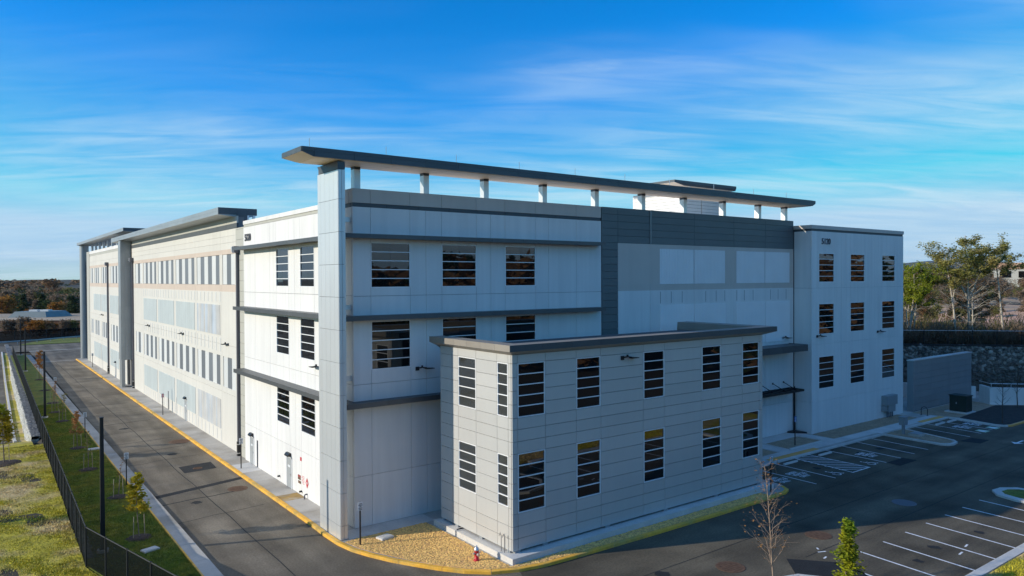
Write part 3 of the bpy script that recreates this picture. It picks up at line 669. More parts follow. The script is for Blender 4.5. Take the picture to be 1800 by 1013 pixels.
# --- front roof canopy on posts
def slab_roof(name, x0, x1, y0, y1, zt_, zm, zb, il, ir, ibk, parent, m, ifr=0.0):
    b = MB().m(m)
    v_ = [(x0, y0, zt_), (x1, y0, zt_), (x1, y1, zt_), (x0, y1, zt_), (x0, y0, zm), (x1, y0, zm), (x1, y1, zm), (x0, y1, zm),
          (x0+il, y0+ifr, zb), (x1-ir, y0+ifr, zb), (x1-ir, y1-ibk, zb), (x0+il, y1-ibk, zb)]
    fs = [(0, 1, 2, 3), (4, 5, 1, 0), (5, 6, 2, 1), (6, 7, 3, 2), (7, 4, 0, 3)]
    b.add(v_, fs+[(8, 9, 5, 4), (9, 10, 6, 5)])
    b.m('soffit').add(v_, [(8, 11, 10, 9), (10, 11, 7, 6), (11, 8, 4, 7)])
    return b.obj(name, parent, loc=((x0+x1)/2, (y0+y1)/2, zt_))
ca = slab_roof('roof_canopy', 14.83, 65.3, 39.05, 42.13, 22.3, 22.03, 21.79, .68, .5, .5, B, 'canopy_metal')
strip('fascia_panel', ca, 15.55, 64.75, 2.3, lambda a, b: (box('fascia_panel', a, b, 39.02, 39.049, 21.79, 22.09, 'canopy_metal', ca), box('fascia_panel', a, b, 39.02, 39.049, 22.10, 22.31, 'canopy_metal', ca)), .014)
box('fascia_panel', 14.84, 15.54, 39.02, 39.049, 22.10, 22.31, 'canopy_metal', ca)
strip('fascia_panel', ca, 39.06, 42.13, .75, lambda a, b: box('fascia_panel', 14.80, 14.829, a, b, 22.03, 22.31, 'canopy_metal', ca), .014)
for yy in np.arange(39.15, 41.6, .49): strip('soffit_panel', ca, 15.6, 64.7, 5.0, lambda a, b: box('soffit_panel', a, b, yy+.01, min(yy+.48, 41.62), 21.765, 21.789, 'soffit', ca), .02)
for x in (15.4, 20.1, 25, 30, 35, 40, 45, 50.5, 56, 61): MB().m('silver').tube([(x, 39.4, 22.3), (x, 39.4, 22.85)], .02, 5).obj('lightning_rod', ca)
POST = [18.95, 23.7, 28.35, 33.45, 38.55, 43.65, 48.7, 53.95, 59.15, 63.35]
for x in POST:
    p = MB().m('blade_panel').box(x-.2, x+.2, 40.92, 41.38, 19.1, 21.6).m('canopy_metal').box(x-.205, x+.205, 40.915, 41.385, 21.6, 21.764).obj('post', B, loc=(x, 41.15, 19.1))
# --- slate panelled frame and tan field with ribbed insets, front
wd = core('wall', 38.75, 64.15, YF+.12, YF+.6, .15, 20.4, 'joint')
zr = [20.45, 19.92, 19.38, 18.83, 18.28, 17.74]
z_ = 17.74; zc_ = [17.74]
while z_ > .9: z_ -= .552; zc_.append(z_)
facade(wd, 'F', YF-.02, [38.76, 40.48], sorted([(z, .02) for z in zc_+zr[:-1]]+[(.15, 0)]), [], lambda u, z: 'slate_panel', th=.14)
facade(wd, 'F', YF-.02, [40.48, 44.1, 49.5, 54.88, 59.55, 64.1], sorted((z, .02) for z in zr), [], lambda u, z: 'slate_panel', th=.14)
RB = [(45.22, 49.46), (49.52, 53.67), (55.25, 59.5), (59.57, 63.5)]
colsR = [40.48, 44.1, 45.22, 49.49, 53.67, 54.9, 55.25, 59.53, 63.5, 64.12]
facade(wd, 'F', YF+.0, [40.48, 44.1, 49.49, 54.9, 59.53, 64.12], [(14.02, 0), (14.5, 0), (17.4, 0), (17.73, 0)], [], lambda u, z: 'tan_gray' if not 14.5 < z < 17.4 else None, gap=.02, th=.12)
facade(wd, 'F', YF+.0, [40.48, 44.1, 45.22], [(14.5, 0), (17.4, 0)], [], lambda u, z: 'tan_gray', gap=.004, th=.12)
facade(wd, 'F', YF+.0, [53.67, 54.9, 55.25], [(14.5, 0), (17.4, 0)], [], lambda u, z: 'tan_gray', gap=.004, th=.12)
facade(wd, 'F', YF+.0, [63.5, 64.12], [(14.5, 0), (17.4, 0)], [], lambda u, z: 'tan_gray', gap=.004, th=.12)
facade(wd, 'F', YF+.0, [40.48, 44.1, 49.49, 54.9, 59.53, 64.12], [(.15, 0), 3.1, 8.6, (14.02, 0)], [], lambda u, z: 'white_wall', th=.12)
def ribbed(parent, x0, x1, z0, z1, y, pitch=.19, dep=.05, m='ribbed'):
    b = MB().m(m); n = round((x1-x0)/pitch); p = (x1-x0)/n
    for i in range(n): b.prism([(x0+i*p, y), (x0+i*p+p*.2, y-dep), (x0+i*p+p*.62, y-dep), (x0+i*p+p*.82, y)], 'z', z0, z1)
    b.box(x0, x1, y+.001, y+.03, z0, z1); return b.obj('ribbed_panel', parent, loc=(x0, y, z0))
for a, b in RB:
    ribbed(wd, a, b, 14.51, 17.39, YF+.02); ribbed(wd, a, b, 9.0, 12.8, YF-.032, dep=.03)
for x in (45.3, 46.6, 47.95, 51.0, 52.4, 53.6, 55.3, 56.4, 57.7, 60.4, 61.6, 62.9): box('reveal', x-.02, x+.02, YF-.006, YF+.02, 12.95, 13.9, 'joint', wd)
box('downspout', 44.06, 44.14, YF-.09, YF-.03, 17.75, 20.4, 'gray_metal', wd)
# --- right block
wr = core('wall', 64.35, 81.9, 38.93, 60, .15, 19.4, 'joint_light')
RW = [(65.4, 68.12), (71.13, 73.9), (77.43, 80.2)]; RZ = [(14.54, 17.32), (9.54, 12.48), (4.3, 7.4)]
facade(wr, 'F', 38.78, [64.2, 65.08, 65.4, 68.12, 69.44, 70.35, 71.13, 73.9, 74.8, 75.85, 76.65, 77.43, 80.2, 81.36, 82.05], [(.15, 0), 3.14, 8.6, 13.98, 19.4], [(a, b, c, d) for a, b in RW for c, d in RZ], lambda u, z: 'white_wall', gap=.014)
facade(wr, 'L', 64.2, [38.94, 40.62], [(.15, 0), 3.14, 8.6, 13.98, 19.4], [], lambda u, z: 'white_wall')
for a, b in RW:
    for c, d in RZ: window(B, 'F', 38.78, a, b, c, d)
box('band_panel', 64.23, 82.02, 38.82, 39.1, 19.4, 19.62, 'dark_band', wr); box('band_panel', 64.23, 64.5, 39.1, 60, 19.4, 19.62, 'dark_band', wr)
box('coping', 64.15, 82.1, 38.74, 39.3, 19.62, 19.97, 'tan_gray', wr); box('coping', 64.15, 64.6, 39.3, 60, 19.62, 19.97, 'tan_gray', wr)
box('wall_panel', 81.9, 82.05, 38.94, 60, .15, 19.4, 'white_wall', wr)
# numbers
for (loc, rz) in (((65.84, 38.74, 18.2), 0), ((XL-.04, 61.45, 18.2), -math.pi/2)):
    tm = text_mesh('5120', .80, 'sign_text', .03, .006, 'house_number', .98)
    o = D.objects.new('house_number', tm); o.location = Vector(loc)-ORG[B]; o.rotation_euler = (math.pi/2, 0, rz); link(o, B)
# --- entrance brow, door canopy
eb = MB().m('brow_metal').box(45.0, 63.35, 38.72, YF, 8.15, 8.68).obj('entrance_brow', B, loc=(54, 39.5, 8.15))
strip('fascia_panel', eb, 45, 63.4, 2.1, lambda a, b: box('fascia_panel', a, b, 38.66, 38.718, 8.12, 8.72, 'canopy_metal', eb), .014)
box('fascia_panel', 63.352, 63.41, 38.72, YF, 8.12, 8.72, 'canopy_metal', eb)
dc = MB().m('black_metal').box(55.4, 63.4, 39.05, 39.13, 4.28, 4.48).box(55.4, 63.4, YF-.1, YF-.02, 4.28, 4.48).box(55.4, 55.48, 39.13, YF-.1, 4.28, 4.48).box(63.32, 63.4, 39.13, YF-.1, 4.28, 4.48)
for x in np.arange(56.2, 63.2, .8): dc.box(x-.03, x+.03, 39.13, YF-.1, 4.32, 4.46)
dc = dc.obj('door_canopy', B, loc=(59, 39.9, 4.28)); box('deck', 55.5, 63.3, 39.14, YF-.11, 4.36, 4.39, 'black_metal', dc)
for x in (57.2, 58.95, 60.72, 62.45): MB().m('black_metal').tube([(x, YF-.02, 5.05), (x+.1, 39.4, 4.45)], .035, 6).box(x-.08, x+.08, YF-.05, YF, 4.97, 5.13).obj('tie_rod', dc)
MB().m('black_metal').tube([(64.05, YF-.15, .15), (64.05, YF-.15, 4.5)], .08, 8).obj('downspout', B)
MB().m('black_metal').poly([(62.95, 40.55), (63.2, 40.1), (64.1, 39.2), (64.15, 40.6)], .15, .30).obj('drain_mat', B)
# --- mechanical penthouse on the roof
pe = core('penthouse', 58.95, 65.4, 50.05, 56.8, 19.0, 24.0, 'joint_light')
z_ = 19.2
while z_ < 23.9: box('louver', 58.9, 58.97, 50.0, 56.8, z_+.01, z_+.32, 'white_wall', pe); box('louver', 58.98, 62.0, 49.98, 50.05, z_+.01, z_+.32, 'cream_wall', pe); box('louver', 62.1, 65.4, 49.98, 50.05, z_+.01, z_+.32, 'cream_wall', pe); z_ += .34
slab_roof('roof_canopy', 56.7, 66.6, 49.0, 57.5, 24.8, 24.55, 24.3, 1.5, .1, .3, pe, 'canopy_metal', .05)
for x in (59.3, 65.9): box('post', x-.1, x+.1, 49.2, 49.4, 24.05, 24.3, 'blade_panel', pe)
# ---------------- middle section of the long side
XM = 18.7
box('wall_panel', 18.62, 18.8, 62.0, 64.38, .15, 19.4, 'joint_light', B)
z_ = .15
bw = empty('panel_pier', (18.6, 63, .15), B)
while z_ < 19.3: box('wall_panel', 18.58, 18.62, 62.02, 64.36, z_+.012, min(z_+.86, 19.42), 'beige_panel', bw); z_ += .87
wm = core('wall', XM+.14, XM+.6, 64.4, 117.6, .15, 20.4, 'joint_light')
bays = [64.4, 69.35, 78.55, 87.72, 96.95, 106.0, 113.6]
def mm(u, z):
    if z > 17.3: return 'cream_wall' if z > 17.72 else 'tan_band'
    if 14.0 < z < 14.6: return 'tan_band'
    return 'cream_wall'
lou = [(65.1, 68.9), (69.85, 78.05), (79.0, 87.22), (88.25, 96.45), (97.5, 105.5), (106.5, 110.95)]
blu = [(69.75, 78.0), (79.0, 87.2), (88.2, 96.45), (97.4, 105.4)]
MH = [(a, b, 14.62, 17.28) for a, b in lou]+[(a, b, 5.4, 8.14) for a, b in lou]
cols = sorted(bays+[x for ab in lou for x in ab])
for i in range(len(bays)-1):
    sub = sorted([bays[i], bays[i+1]]+[x for ab in lou for x in ab if bays[i] < x < bays[i+1]])
    for j in range(len(sub)-1):
        g_ = .004
        a, b = sub[j], sub[j+1]
        facade(wm, 'L', XM, [a+(.012 if j == 0 else 0), b-(.012 if j == len(sub)-2 else 0)], [(.15, 0), (4.9, .02), (9.2, .02), (13.98, .0), (14.6, 0), (17.3, 0), (17.72, .0), (18.3, .015), (18.88, .015), (19.45, 0)], MH, mm, gap=.0005)
for a, b in lou:
    n = max(1, round((b-a)/1.37)); st = (b-a)/n
    for c, d in ((14.62, 17.28), (5.4, 8.14)):
        for k in range(n):
            gray = (k % 2 == 0) if n != 3 else (k == 1)
            box('louver_strip', XM+(.062 if gray else .05), XM+.139, a+k*st+.01, a+(k+1)*st-.01, c, d, 'gray_strip' if gray else 'white_strip', wm)
for q, (a, b) in enumerate(blu):
    for r_, (c, d) in enumerate(((9.98, 12.73), (1.42, 4.13))):
        n = 6; st = (b-a)/n
        for k in range(n): box('fluted_panel', XM-.03, XM, a+k*st+.006, a+(k+1)*st-.006, c, d, 'blue_warm' if q == 0 else 'pale_blue', wm)
        for k in range(7):
            y = a+(b-a)*k/6
            if r_ == 0: box('flute', XM-.02, XM-.001, y-.09, y+.09, 13.0, 13.9, 'white_strip', wm); box('flute', XM-.02, XM-.001, y-.09, y+.09, 8.5, 9.7, 'white_strip', wm)
            else: box('flute', XM-.02, XM-.001, y-.09, y+.09, .3, 1.3, 'white_strip', wm)
strip('band_panel', wm, 64.4, 113.6, 3.1, lambda a, b: box('band_panel', XM-.01, XM+.1, a, b, 19.47, 19.9, 'dark_band', wm))
strip('wall_panel', wm, 64.4, 113.6, 3.1, lambda a, b: box('wall_panel', XM, XM+.14, a, b, 19.905, 20.5, 'beige_panel', wm))
mc = MB().m('gray_metal')
prof = [(17.36, 21.19), (17.36, 20.6), (18.7, 20.46), (20.6, 20.62), (20.6, 21.19)]
mc.prism(prof, 'y', 65.0, 121.9); mc = mc.obj('roof_canopy', B, loc=(18.5, 93, 20.5))
strip('fascia_panel', mc, 65.0, 121.9, 3.15, lambda a, b: (box('fascia_panel', 17.33, 17.359, a, b, 20.6, 20.9, 'gray_metal', mc), box('fascia_panel', 17.33, 17.359, a, b, 20.91, 21.2, 'gray_metal', mc)), .014)
strip('fascia_panel', mc, 17.34, 20.6, .82, lambda a, b: box('fascia_panel', a, b, 64.96, 64.999, 20.64, 21.2, 'canopy_metal', mc), .014)
box('wall_panel', 18.72, 19.6, 64.42, 64.6, 19.4, 20.6, 'dark_band', B)
for x in (19.75, 20.3): box('post', x-.1, x+.1, 64.8, 65.0, 19.1, 20.6, 'blade_panel', B)
# column between the sections, open at the bottom
cm = MB().m('gray_metal').box(17.4, 17.82, 114.2, 116.0, .15, 3.95).box(17.4, 18.7, 114.2, 116.0, 3.95, 20.5).obj('pier', B, loc=(18, 114.2, .15))
z_ = 3.97
while z_ < 20.4:
    box('pier_panel', 17.4, 17.85, 114.16, 114.199, z_, min(z_+1.84, 20.48), 'gray_metal', cm); box('pier_panel', 17.87, 18.7, 114.16, 114.199, z_, min(z_+1.84, 20.48), 'gray_metal', cm); box('pier_panel', 17.36, 17.399, 114.2, 116.0, z_, min(z_+1.84, 20.48), 'gray_metal', cm); z_ += 1.86
# ---------------- far section
wz = core('wall', XL+.14, XL+.6, 117, 158.6, .15, 20.2, 'joint_light')
fb = [117, 123.0, 132.2, 141.2, 150.1, 155.1]
fl = [(123.5, 130.7), (134.4, 140.4), (142.8, 148.7), (150.2, 153.6)]
FH = [(a, b, 14.62, 17.25) for a, b in fl]+[(a, b, 5.62, 8.15) for a, b in fl]
for i in range(len(fb)-1):
    sub = sorted([fb[i], fb[i+1]]+[x for ab in fl for x in ab if fb[i] < x < fb[i+1]])
    for j in range(len(sub)-1): facade(wz, 'L', XL, [sub[j]+(.012 if j == 0 else 0), sub[j+1]-(.012 if j == len(sub)-2 else 0)], [(.15, 0), (4.9, .02), (9.2, .02), (13.98, 0), (14.6, 0), (17.3, 0), (17.72, 0), (18.4, .015), (19.45, 0)], FH, mm, gap=.0005)
for a, b in fl:
    n = 5 if b-a > 5 else 3; st = (b-a)/n
    for c, d in ((14.62, 17.25), (5.62, 8.15)):
        for k in range(n): box('louver_strip', XL+(.062 if k % 2 else .05), XL+.139, a+k*st+.01, a+(k+1)*st-.01, c, d, 'gray_strip' if k % 2 else 'white_strip', wz)
for a, b in ((123.8, 131.8), (133.5, 140.9), (141.6, 149.9)):
    for c, d in ((9.9, 12.7), (1.65, 4.26)):
        for k in range(4): st = (b-a)/4; box('fluted_panel', XL-.03, XL, a+k*st+.008, a+(k+1)*st-.008, c, d, 'pale_blue', wz)
strip('band_panel', wz, 117, 155.1, 4, lambda a, b: box('band_panel', XL+.02, XL+.2, a, b, 19.46, 19.86, 'beige_panel', wz))
strip('coping', wz, 117, 155.1, 4, lambda a, b: box('coping', XL-.02, XL+.5, a, b, 19.87, 20.36, 'white_wall', wz))
box('wall_panel', XL-.05, XL+.4, 155.15, 158.6, .15, 20.36, 'beige_panel', wz)
fc = MB().m('gray_metal').prism([(17.43, 22.22), (17.43, 21.78), (19.2, 21.7), (23.5, 21.9), (23.5, 22.22)], 'y', 112, 163.5).obj('roof_canopy', B, loc=(20, 140, 21.8))
strip('fascia_panel', fc, 112, 163.5, 4.3, lambda a, b: box('fascia_panel', 17.40, 17.429, a, b, 21.78, 22.23, 'gray_metal', fc), .014)
box('fascia_panel', 17.44, 23.5, 111.97, 111.999, 21.80, 22.23, 'canopy_metal', fc)
for y in np.arange(119, 157, 4.7): box('post', 19.0, 19.35, y-.2, y+.2, 19.1, 21.72, 'blade_panel', fc)
fp = MB().m('gray_metal').lathe([(.78, .15), (.78, 21.75)], (18.5, 162.4, 0), 20).obj('pier', B, loc=(18.5, 162.4, .15), smooth=False)
# pipes on the long side
def pipe(y, x, z0, z1, hop=True, sx=.11):
    p = MB().m('pipe_gray').box(x-.2, x+.0, y-sx, y+sx, z0+1.2, z1)
    if hop: p.box(x-.42, x+.0, y-.3, y+.3, z1, z1+.55).m('blade_panel').box(x-.45, x+.0, y+.3, y+.5, z1+.1, z1+.5)
    p.m('black_metal').box(x-.24, x+.0, y-sx-.03, y+sx+.03, z0, z0+1.2)
    p.m('silver').box(x-.25, x-.01, y-sx-.04, y+sx+.04, z0+.2, z0+.28).box(x-.25, x-.01, y-sx-.04, y+sx+.04, z0+.95, z0+1.03)
    p.obj('downspout', B, loc=(x, y, z0))
pipe(63.55, 18.55, .15, 17.3); pipe(112.6, 18.68, .15, 17.6); pipe(133.1, 18.46, .15, 17.4, sx=.16)
# doors with hoods
def door(y0, y1, x, plate=True):
    d = MB().m('frame_white').box(x-.05, x-.005, y0-.06, y0, .15, 2.38).box(x-.05, x-.005, y1, y1+.06, .15, 2.38).box(x-.05, x-.005, y0-.06, y1+.06, 2.32, 2.38).obj('door', B, loc=(x, y0, .15))
    box('door_leaf', x-.035, x-.004, y0+.002, y1-.002, .17, 2.318, 'door_gray', d)
    MB().m('black_metal').prism([(x-.26, 2.44), (x-.26, 2.52), (x-.14, 2.66), (x-.003, 2.66), (x-.003, 2.44)], 'y', y0+.12, y1-.12).obj('door_hood', d)
    box('handle', x-.09, x-.036, y0+.08, y0+.14, 1.08, 1.22, 'silver', d)
    if plate: box('sign_plate', x-.042, x-.0355, y0+.25, y1-.25, 1.62, 1.78, 'sign_white', d)
door(59.62, 60.52, XL); door(51.1, 52.05, XL); door(82.65, 83.6, XM); door(126.2, 127.1, XL, False)
# fire-department plates, hose connections and small fittings on the wall
for (y0, y1, z0, z1, m) in ((49.2, 49.45, 2.5, 2.75, 'sign_red'), (49.4, 49.9, 1.32, 1.46, 'rust_red'), (49.4, 49.9, 1.14, 1.3, 'rust_iron'), (49.35, 49.85, .88, 1.06, 'rust_iron')): box('sign_plate', XL-.02, XL, y0, y1, z0, z1, m, B)
for k in range(6): box('sign_lettering', XL-.012, XL, 48.72, 48.72+(.45, .5, .38, .5, .42, .3)[k], 1.48-k*.1, 1.505-k*.1, 'sign_red', B)
dm = MB().m('sign_red').add([(XL-.02, 48.2, .84), (XL-.02, 47.95, 1.2), (XL-.02, 48.2, 1.56), (XL-.02, 48.45, 1.2)], [(0, 1, 2, 3)]).obj('hazard_diamond', B)
MB().m('sign_white').add([(XL-.024, 48.2, 1.06), (XL-.024, 48.1, 1.2), (XL-.024, 48.2, 1.34), (XL-.024, 48.3, 1.2)], [(0, 1, 2, 3)]).obj('diamond_centre', dm)
for (y, z) in ((53.6, .55), (49.2, .42)): MB().m('black_metal').tube([(XL, y, z), (XL-.18, y, z)], .07, 8).obj('wall_hydrant', B)
MB().m('pipe_gray').tube([(XL, 48.2, .45), (XL-.15, 48.2, .45), (XL-.2, 48.2, .38), (XL-.2, 48.2, .12)], .05, 7).obj('spigot', B)
for (y, x) in ((58.65, XL), (91.3, XM)): MB().m('pipe_gray').tube([(x-.05, y, .2), (x-.05, y, 2.3)], .04, 6).obj('conduit', B)
# wall lamps: bracket, arm and flat head
def wall_lamp(side, u, z, plane):
    l = MB().m('black_metal').box(-.12, .12, -.06, 0, -.12, .12).tube([(0, -.05, .02), (.25, -.22, .08), (.55, -.25, .02)], .045, 6).prism([(.45, -.04), (.45, .05), (1.05, .0), (1.05, -.04)], 'y', -.40, -.12).box(.2, .28, -.26, -.16, .05, .2)
    o = D.objects.new('wall_lamp', LAMP.setdefault('m', l.mesh('wall_lamp')))
    w = Vector((u, plane, z)) if side == 'F' else Vector((plane, u, z))
    o.location = w-ORG[B]; o.rotation_euler = (0, 0, 0 if side == 'F' else -math.pi/2); link(o, B)
    if side == 'L': o.scale = (-1, 1, 1)
LAMP = {}
for y in (67.6, 84.2, 102, 139.3): wall_lamp('L', y-.4, 9.3, XM-.001 if y < 115 else XL-.001)
wall_lamp('L', 45.7, 9.3, XL-.001); wall_lamp('F', 22.8, 9.38, YF-.001); wall_lamp('F', 62.3, 9.25, YF-.001); wall_lamp('F', 65.1, 9.38, 38.779); wall_lamp('F', 76.5, 9.3, 38.779)
# electrical cabinet on the right block
el = MB().m('cabinet_gray').box(77.35, 79.65, 38.2, 38.77, 1.5, 2.5).box(77.9, 79.4, 38.3, 38.77, .75, 1.49).box(77.3, 77.85, 38.4, 38.77, .9, 1.45)
el = el.obj('electrical_cabinet', B, loc=(78.4, 38.7, .15))
for x in (78.1, 78.5, 78.9, 79.25): MB().m('pipe_gray').tube([(x, 38.55, .15), (x, 38.55, .76)], .06, 6).obj('conduit', el)
box('cover', 77.42, 79.58, 38.17, 38.199, 1.56, 2.44, 'cabinet_gray', el)

# ================================================================== ANNEX
A = empty('annex_building', (34, 34.5, .15)); tag(A, 'two-storey champagne metal panelled annex with banded windows in front of the main building', 'building')
fd = MB().m('concrete_light').box(22.62, 45.55, 30.42, 38.4, .0, .45).obj('foundation', A, loc=(34, 34, 0))
aw = MB().m('joint').box(23.13, 45.02, 31.08, 38.2, .62, 10.95).obj('wall', A, loc=(34, 34, .6))
AX = [23.06, 23.42, 25.33, 27.57, 29.47, 33.02, 34.92, 38.5, 40.5, 42.78, 44.72, 45.1]
AW = [(23.42, 25.33), (27.57, 29.47), (33.02, 34.92), (38.5, 40.5), (42.78, 44.72)]; AZ = [(7.62, 10.52), (2.53, 5.72)]
RZ2 = [(.58, 0), 1.2, 1.86, 2.53, 3.35, 4.15, 4.95, 5.72, 6.36, 7.0, 7.62, 8.34, 9.06, 9.78, 10.52, (10.97, 0)]
hol = [(a, b, c, d) for a, b in AW for c, d in AZ]
facade(aw, 'F', 31.0, AX, RZ2, hol, lambda u, z: 'annex_panel', th=.08, gap=.026)
for a, b in AW:
    for c, d in AZ: window(A, 'F', 31.0, a+.02, b-.02, c+.01, d-.01, split=False, setback=.0)
AY = [31.085, 31.35, 32.36, 34.4, 36.26, 36.95, 38.25]; AWL = [(31.35, 32.36), (34.4, 36.26)]; AZL = [(7.62, 10.52), (2.83, 5.6)]
RZL = [(.58, 0), 1.2, 1.86, 2.83, 3.35, 4.15, 4.95, 5.6, 6.36, 7.0, 7.62, 8.34, 9.06, 9.78, 10.52, (10.97, 0)]
facade(aw, 'L', 23.05, AY, RZL, [(a, b, c, d) for a, b in AWL for c, d in AZL], lambda u, z: 'annex_panel', th=.08, gap=.022)
for a, b in AWL:
    for c, d in AZL: window(A, 'L', 23.05, a+.02, b-.02, c+.01, d-.01, split=False, setback=.0, glass='glass_film')
for x in (23.4, 25.3, 30, 35, 40, 44.7): box('base_plate', x-.18, x+.18, 31.02, 31.3, .45, .6, 'cabinet_gray', aw)
for y in (31.4, 34, 36.5, 38): box('base_plate', 23.06, 23.32, y-.15, y+.15, .45, .6, 'cabinet_gray', aw)
# projecting cap: flat top ring, fascia panels, canted soffit
cp = MB().m('cap_tan')
x0, x1, y0, y1 = 22.6, 46.15, 30.55, 38.75
def ring(o, z): return [(x0+o, y0+o, z), (x1-o, y0+o, z), (x1-o, y1-o, z), (x0+o, y1-o, z)]
v_ = ring(0, 11.53)+ring(1.0, 11.53)+ring(0, 11.2)+ring(.5, 10.97)+ring(1.0, 10.6)
v_[13] = (45.1, 31.05, 10.97); v_[14] = (45.1, 38.25, 10.97)
v_[5+1] = (x1-1, y1, 11.53); v_[7] = (x0+1, y1, 11.53); v_[18] = (x1-1, y1, 10.6); v_[19] = (x0+1, y1, 10.6); v_[15] = (23.1, y1, 10.97); v_[14] = (45.1, y1, 10.97)
fs = []
for i in (0, 1, 3):
    j = (i+1) % 4; fs += [(i, j, 4+j, 4+i), (8+i, 8+j, j, i), (12+i, 12+j, 8+j, 8+i), (4+i, 4+j, 16+j, 16+i)]
fs += [(2, 6, 18, 14, 10), (3, 11, 15, 19, 7)]
cp.add(v_, fs); cp = cp.obj('roof_cap', A, loc=(34, 34, 11.2))
MB().m('roof_white').poly([(23.3, 31.3), (45, 31.3), (45, 38.1), (23.3, 38.1)], 10.2, 10.3).obj('roof', A)
strip('fascia_panel', cp, x0, x1, 2.2, lambda a, b: box('fascia_panel', a, b, y0-.025, y0-.002, 11.2, 11.54, 'canopy_metal' if a > 22.7 else 'canopy_metal', cp), .012)
strip('fascia_panel', cp, y0-.02, y1, 1.35, lambda a, b: box('fascia_panel', x0-.025, x0-.002, a, b, 11.2, 11.54, 'cap_tan', cp), .012)
strip('fascia_panel', cp, y0, y1, 1.6, lambda a, b: box('fascia_panel', x1+.002, x1+.025, a, b, 11.2, 11.54, 'canopy_metal', cp), .012)
o = D.objects.new('wall_lamp', LAMP['m']); o.location = Vector((31.2, 30.999, 10.28))-ORG[A]; link(o, A)
for (x, y) in ((22.85, 31.75), (22.85, 31.45)): MB().m('pipe_gray').tube([(x, y, .45), (x, y, 1.25), (x-.03, y+.05, 1.45), (x-.06, y+.12, 1.25)], .018, 5).obj('ground_wire', A)
box('floor_edge', 22.75, 23.2, 36.0, 36.05, .45, .5, 'black_metal', A)
# ================================================================== THINGS ON THE GROUND
def poly_at(pts): return [Vector(p) for p in pts]
# --- security fence: posts, rails and dark privacy mesh, bay by bay
def sec_fence(name, pts, h, label, step=3.0, mesh_m='screen_mesh', zf=lambda x, y: .05, post_r=.05, toprail=True, mid=None, pm='fence_black', rail_m=None):
    f = empty(name, (pts[0][0], pts[0][1], zf(*pts[0]))); tag(f, label, 'fence')
    for a, b in zip(pts, pts[1:]):
        a, b = Vector(a), Vector(b); n = max(1, round((b-a).length/step))
        for i in range(n):
            p, q = a.lerp(b, i/n), a.lerp(b, (i+1)/n); zp, zq = zf(p.x, p.y), zf(q.x, q.y)
            MB().m(pm).tube([(p.x, p.y, zp-.1), (p.x, p.y, zp+h+.05)], post_r, 6).obj('post', f, loc=(p.x, p.y, zp))
            MB().m(mesh_m).add([(p.x, p.y, zp+.04), (q.x, q.y, zq+.04), (q.x, q.y, zq+h-.03), (p.x, p.y, zp+h-.03)], [(0, 1, 2, 3)]).obj('mesh_panel', f, loc=(p.x, p.y, zp))
            if toprail: MB().m(rail_m or pm).tube([(p.x, p.y, zp+h), (q.x, q.y, zq+h)], .03, 5).obj('rail', f, loc=(p.x, p.y, zp))
            if mid: MB().m(pm).tube([(p.x, p.y, zp+mid), (q.x, q.y, zq+mid)], .022, 5).obj('rail', f, loc=(p.x, p.y, zp))
    return f
sec_fence('security_fence', [(10.2, 22.0), (4.95, 44.1), (fx(110), 110), (fx(178), 178)], 2.05, 'black privacy-mesh security fence bending along the left lawn', 2.6)
vb = MB().m('cabinet_gray')
for y in np.arange(47, 120, 2.1): vb.box(fx(y)+.06, fx(y)+.5, y-.12, y+.12, .1, .42)
# --- light poles (square tapered shafts, base plate)
def light_pole(x, y, h, label, head=False):
    p = empty('light_pole', (x, y, .12)); tag(p, label, 'light pole', 'light poles along the left lawn')
    b = MB().m('black_metal'); r0_, r1_ = .115, .085
    b.add([(x+sx*r, y+sy*r, z) for r, z in ((r0_, .3), (r1_, h)) for sx, sy in ((-1, -1), (1, -1), (1, 1), (-1, 1))], [(0, 1, 5, 4), (1, 2, 6, 5), (2, 3, 7, 6), (3, 0, 4, 7), (4, 5, 6, 7)]); b.obj('shaft', p)
    MB().m('concrete_light').lathe([(.3, .05), (.3, .3)], (x, y, 0), 14).obj('footing', p)
    box('base_plate', x-.17, x+.17, y-.17, y+.17, .3, .34, 'black_metal', p); box('cap', x-.1, x+.1, y-.1, y+.1, h, h+.04, 'black_metal', p)
light_pole(5.92, 45.6, 7.5, 'black light pole at the bend of the mesh fence, nearest of the row')
light_pole(6.85, 94.3, 7.3, 'black light pole on the lawn beside the fence, second of the row')
light_pole(7.9, 144.8, 7.2, 'black light pole far down the lawn, third of the row')
light_pole(8.9, 177, 7.2, 'thin black light pole at the far end of the lawn by the cross street')
# --- small traffic signs
def sign_post(x, y, label, face='-Y', h=2.55, blue=False, z=.14, red=False):
    s = empty('sign_post', (x, y, z)); tag(s, label, 'sign', 'small signs on posts')
    MB().m('black_metal').box(x-.035, x+.035, y-.035, y+.035, z-.02, h).obj('post', s)
    pw, ph = .15, .23
    pl = MB().m('sign_blue' if blue else 'sign_white').box(x-pw, x+pw, y-.055, y-.037, h-.46, h).obj('plate', s, loc=(x, y-.04, h-.3))
    tx = MB().m('sign_white' if blue else ('sign_red' if red else 'sign_text'))
    for k, w_ in enumerate((.09, .12, .06, .11, .1)): tx.box(x-w_, x+w_, y-.062, y-.0555, h-.08-k*.08-.028, h-.08-k*.08+.012)
    tx.obj('lettering', pl); return s
sign_post(17.61, 37.98, 'white sign on a black post in the golden gravel by the blade pier')
sign_post(9.25, 59.3, 'white sign at the left kerb beside the near yellow sapling'); sign_post(9.0, 79.9, 'white sign at the left kerb, second from the camera'); sign_post(9.25, 111.5, 'white sign at the left kerb, third from the camera')
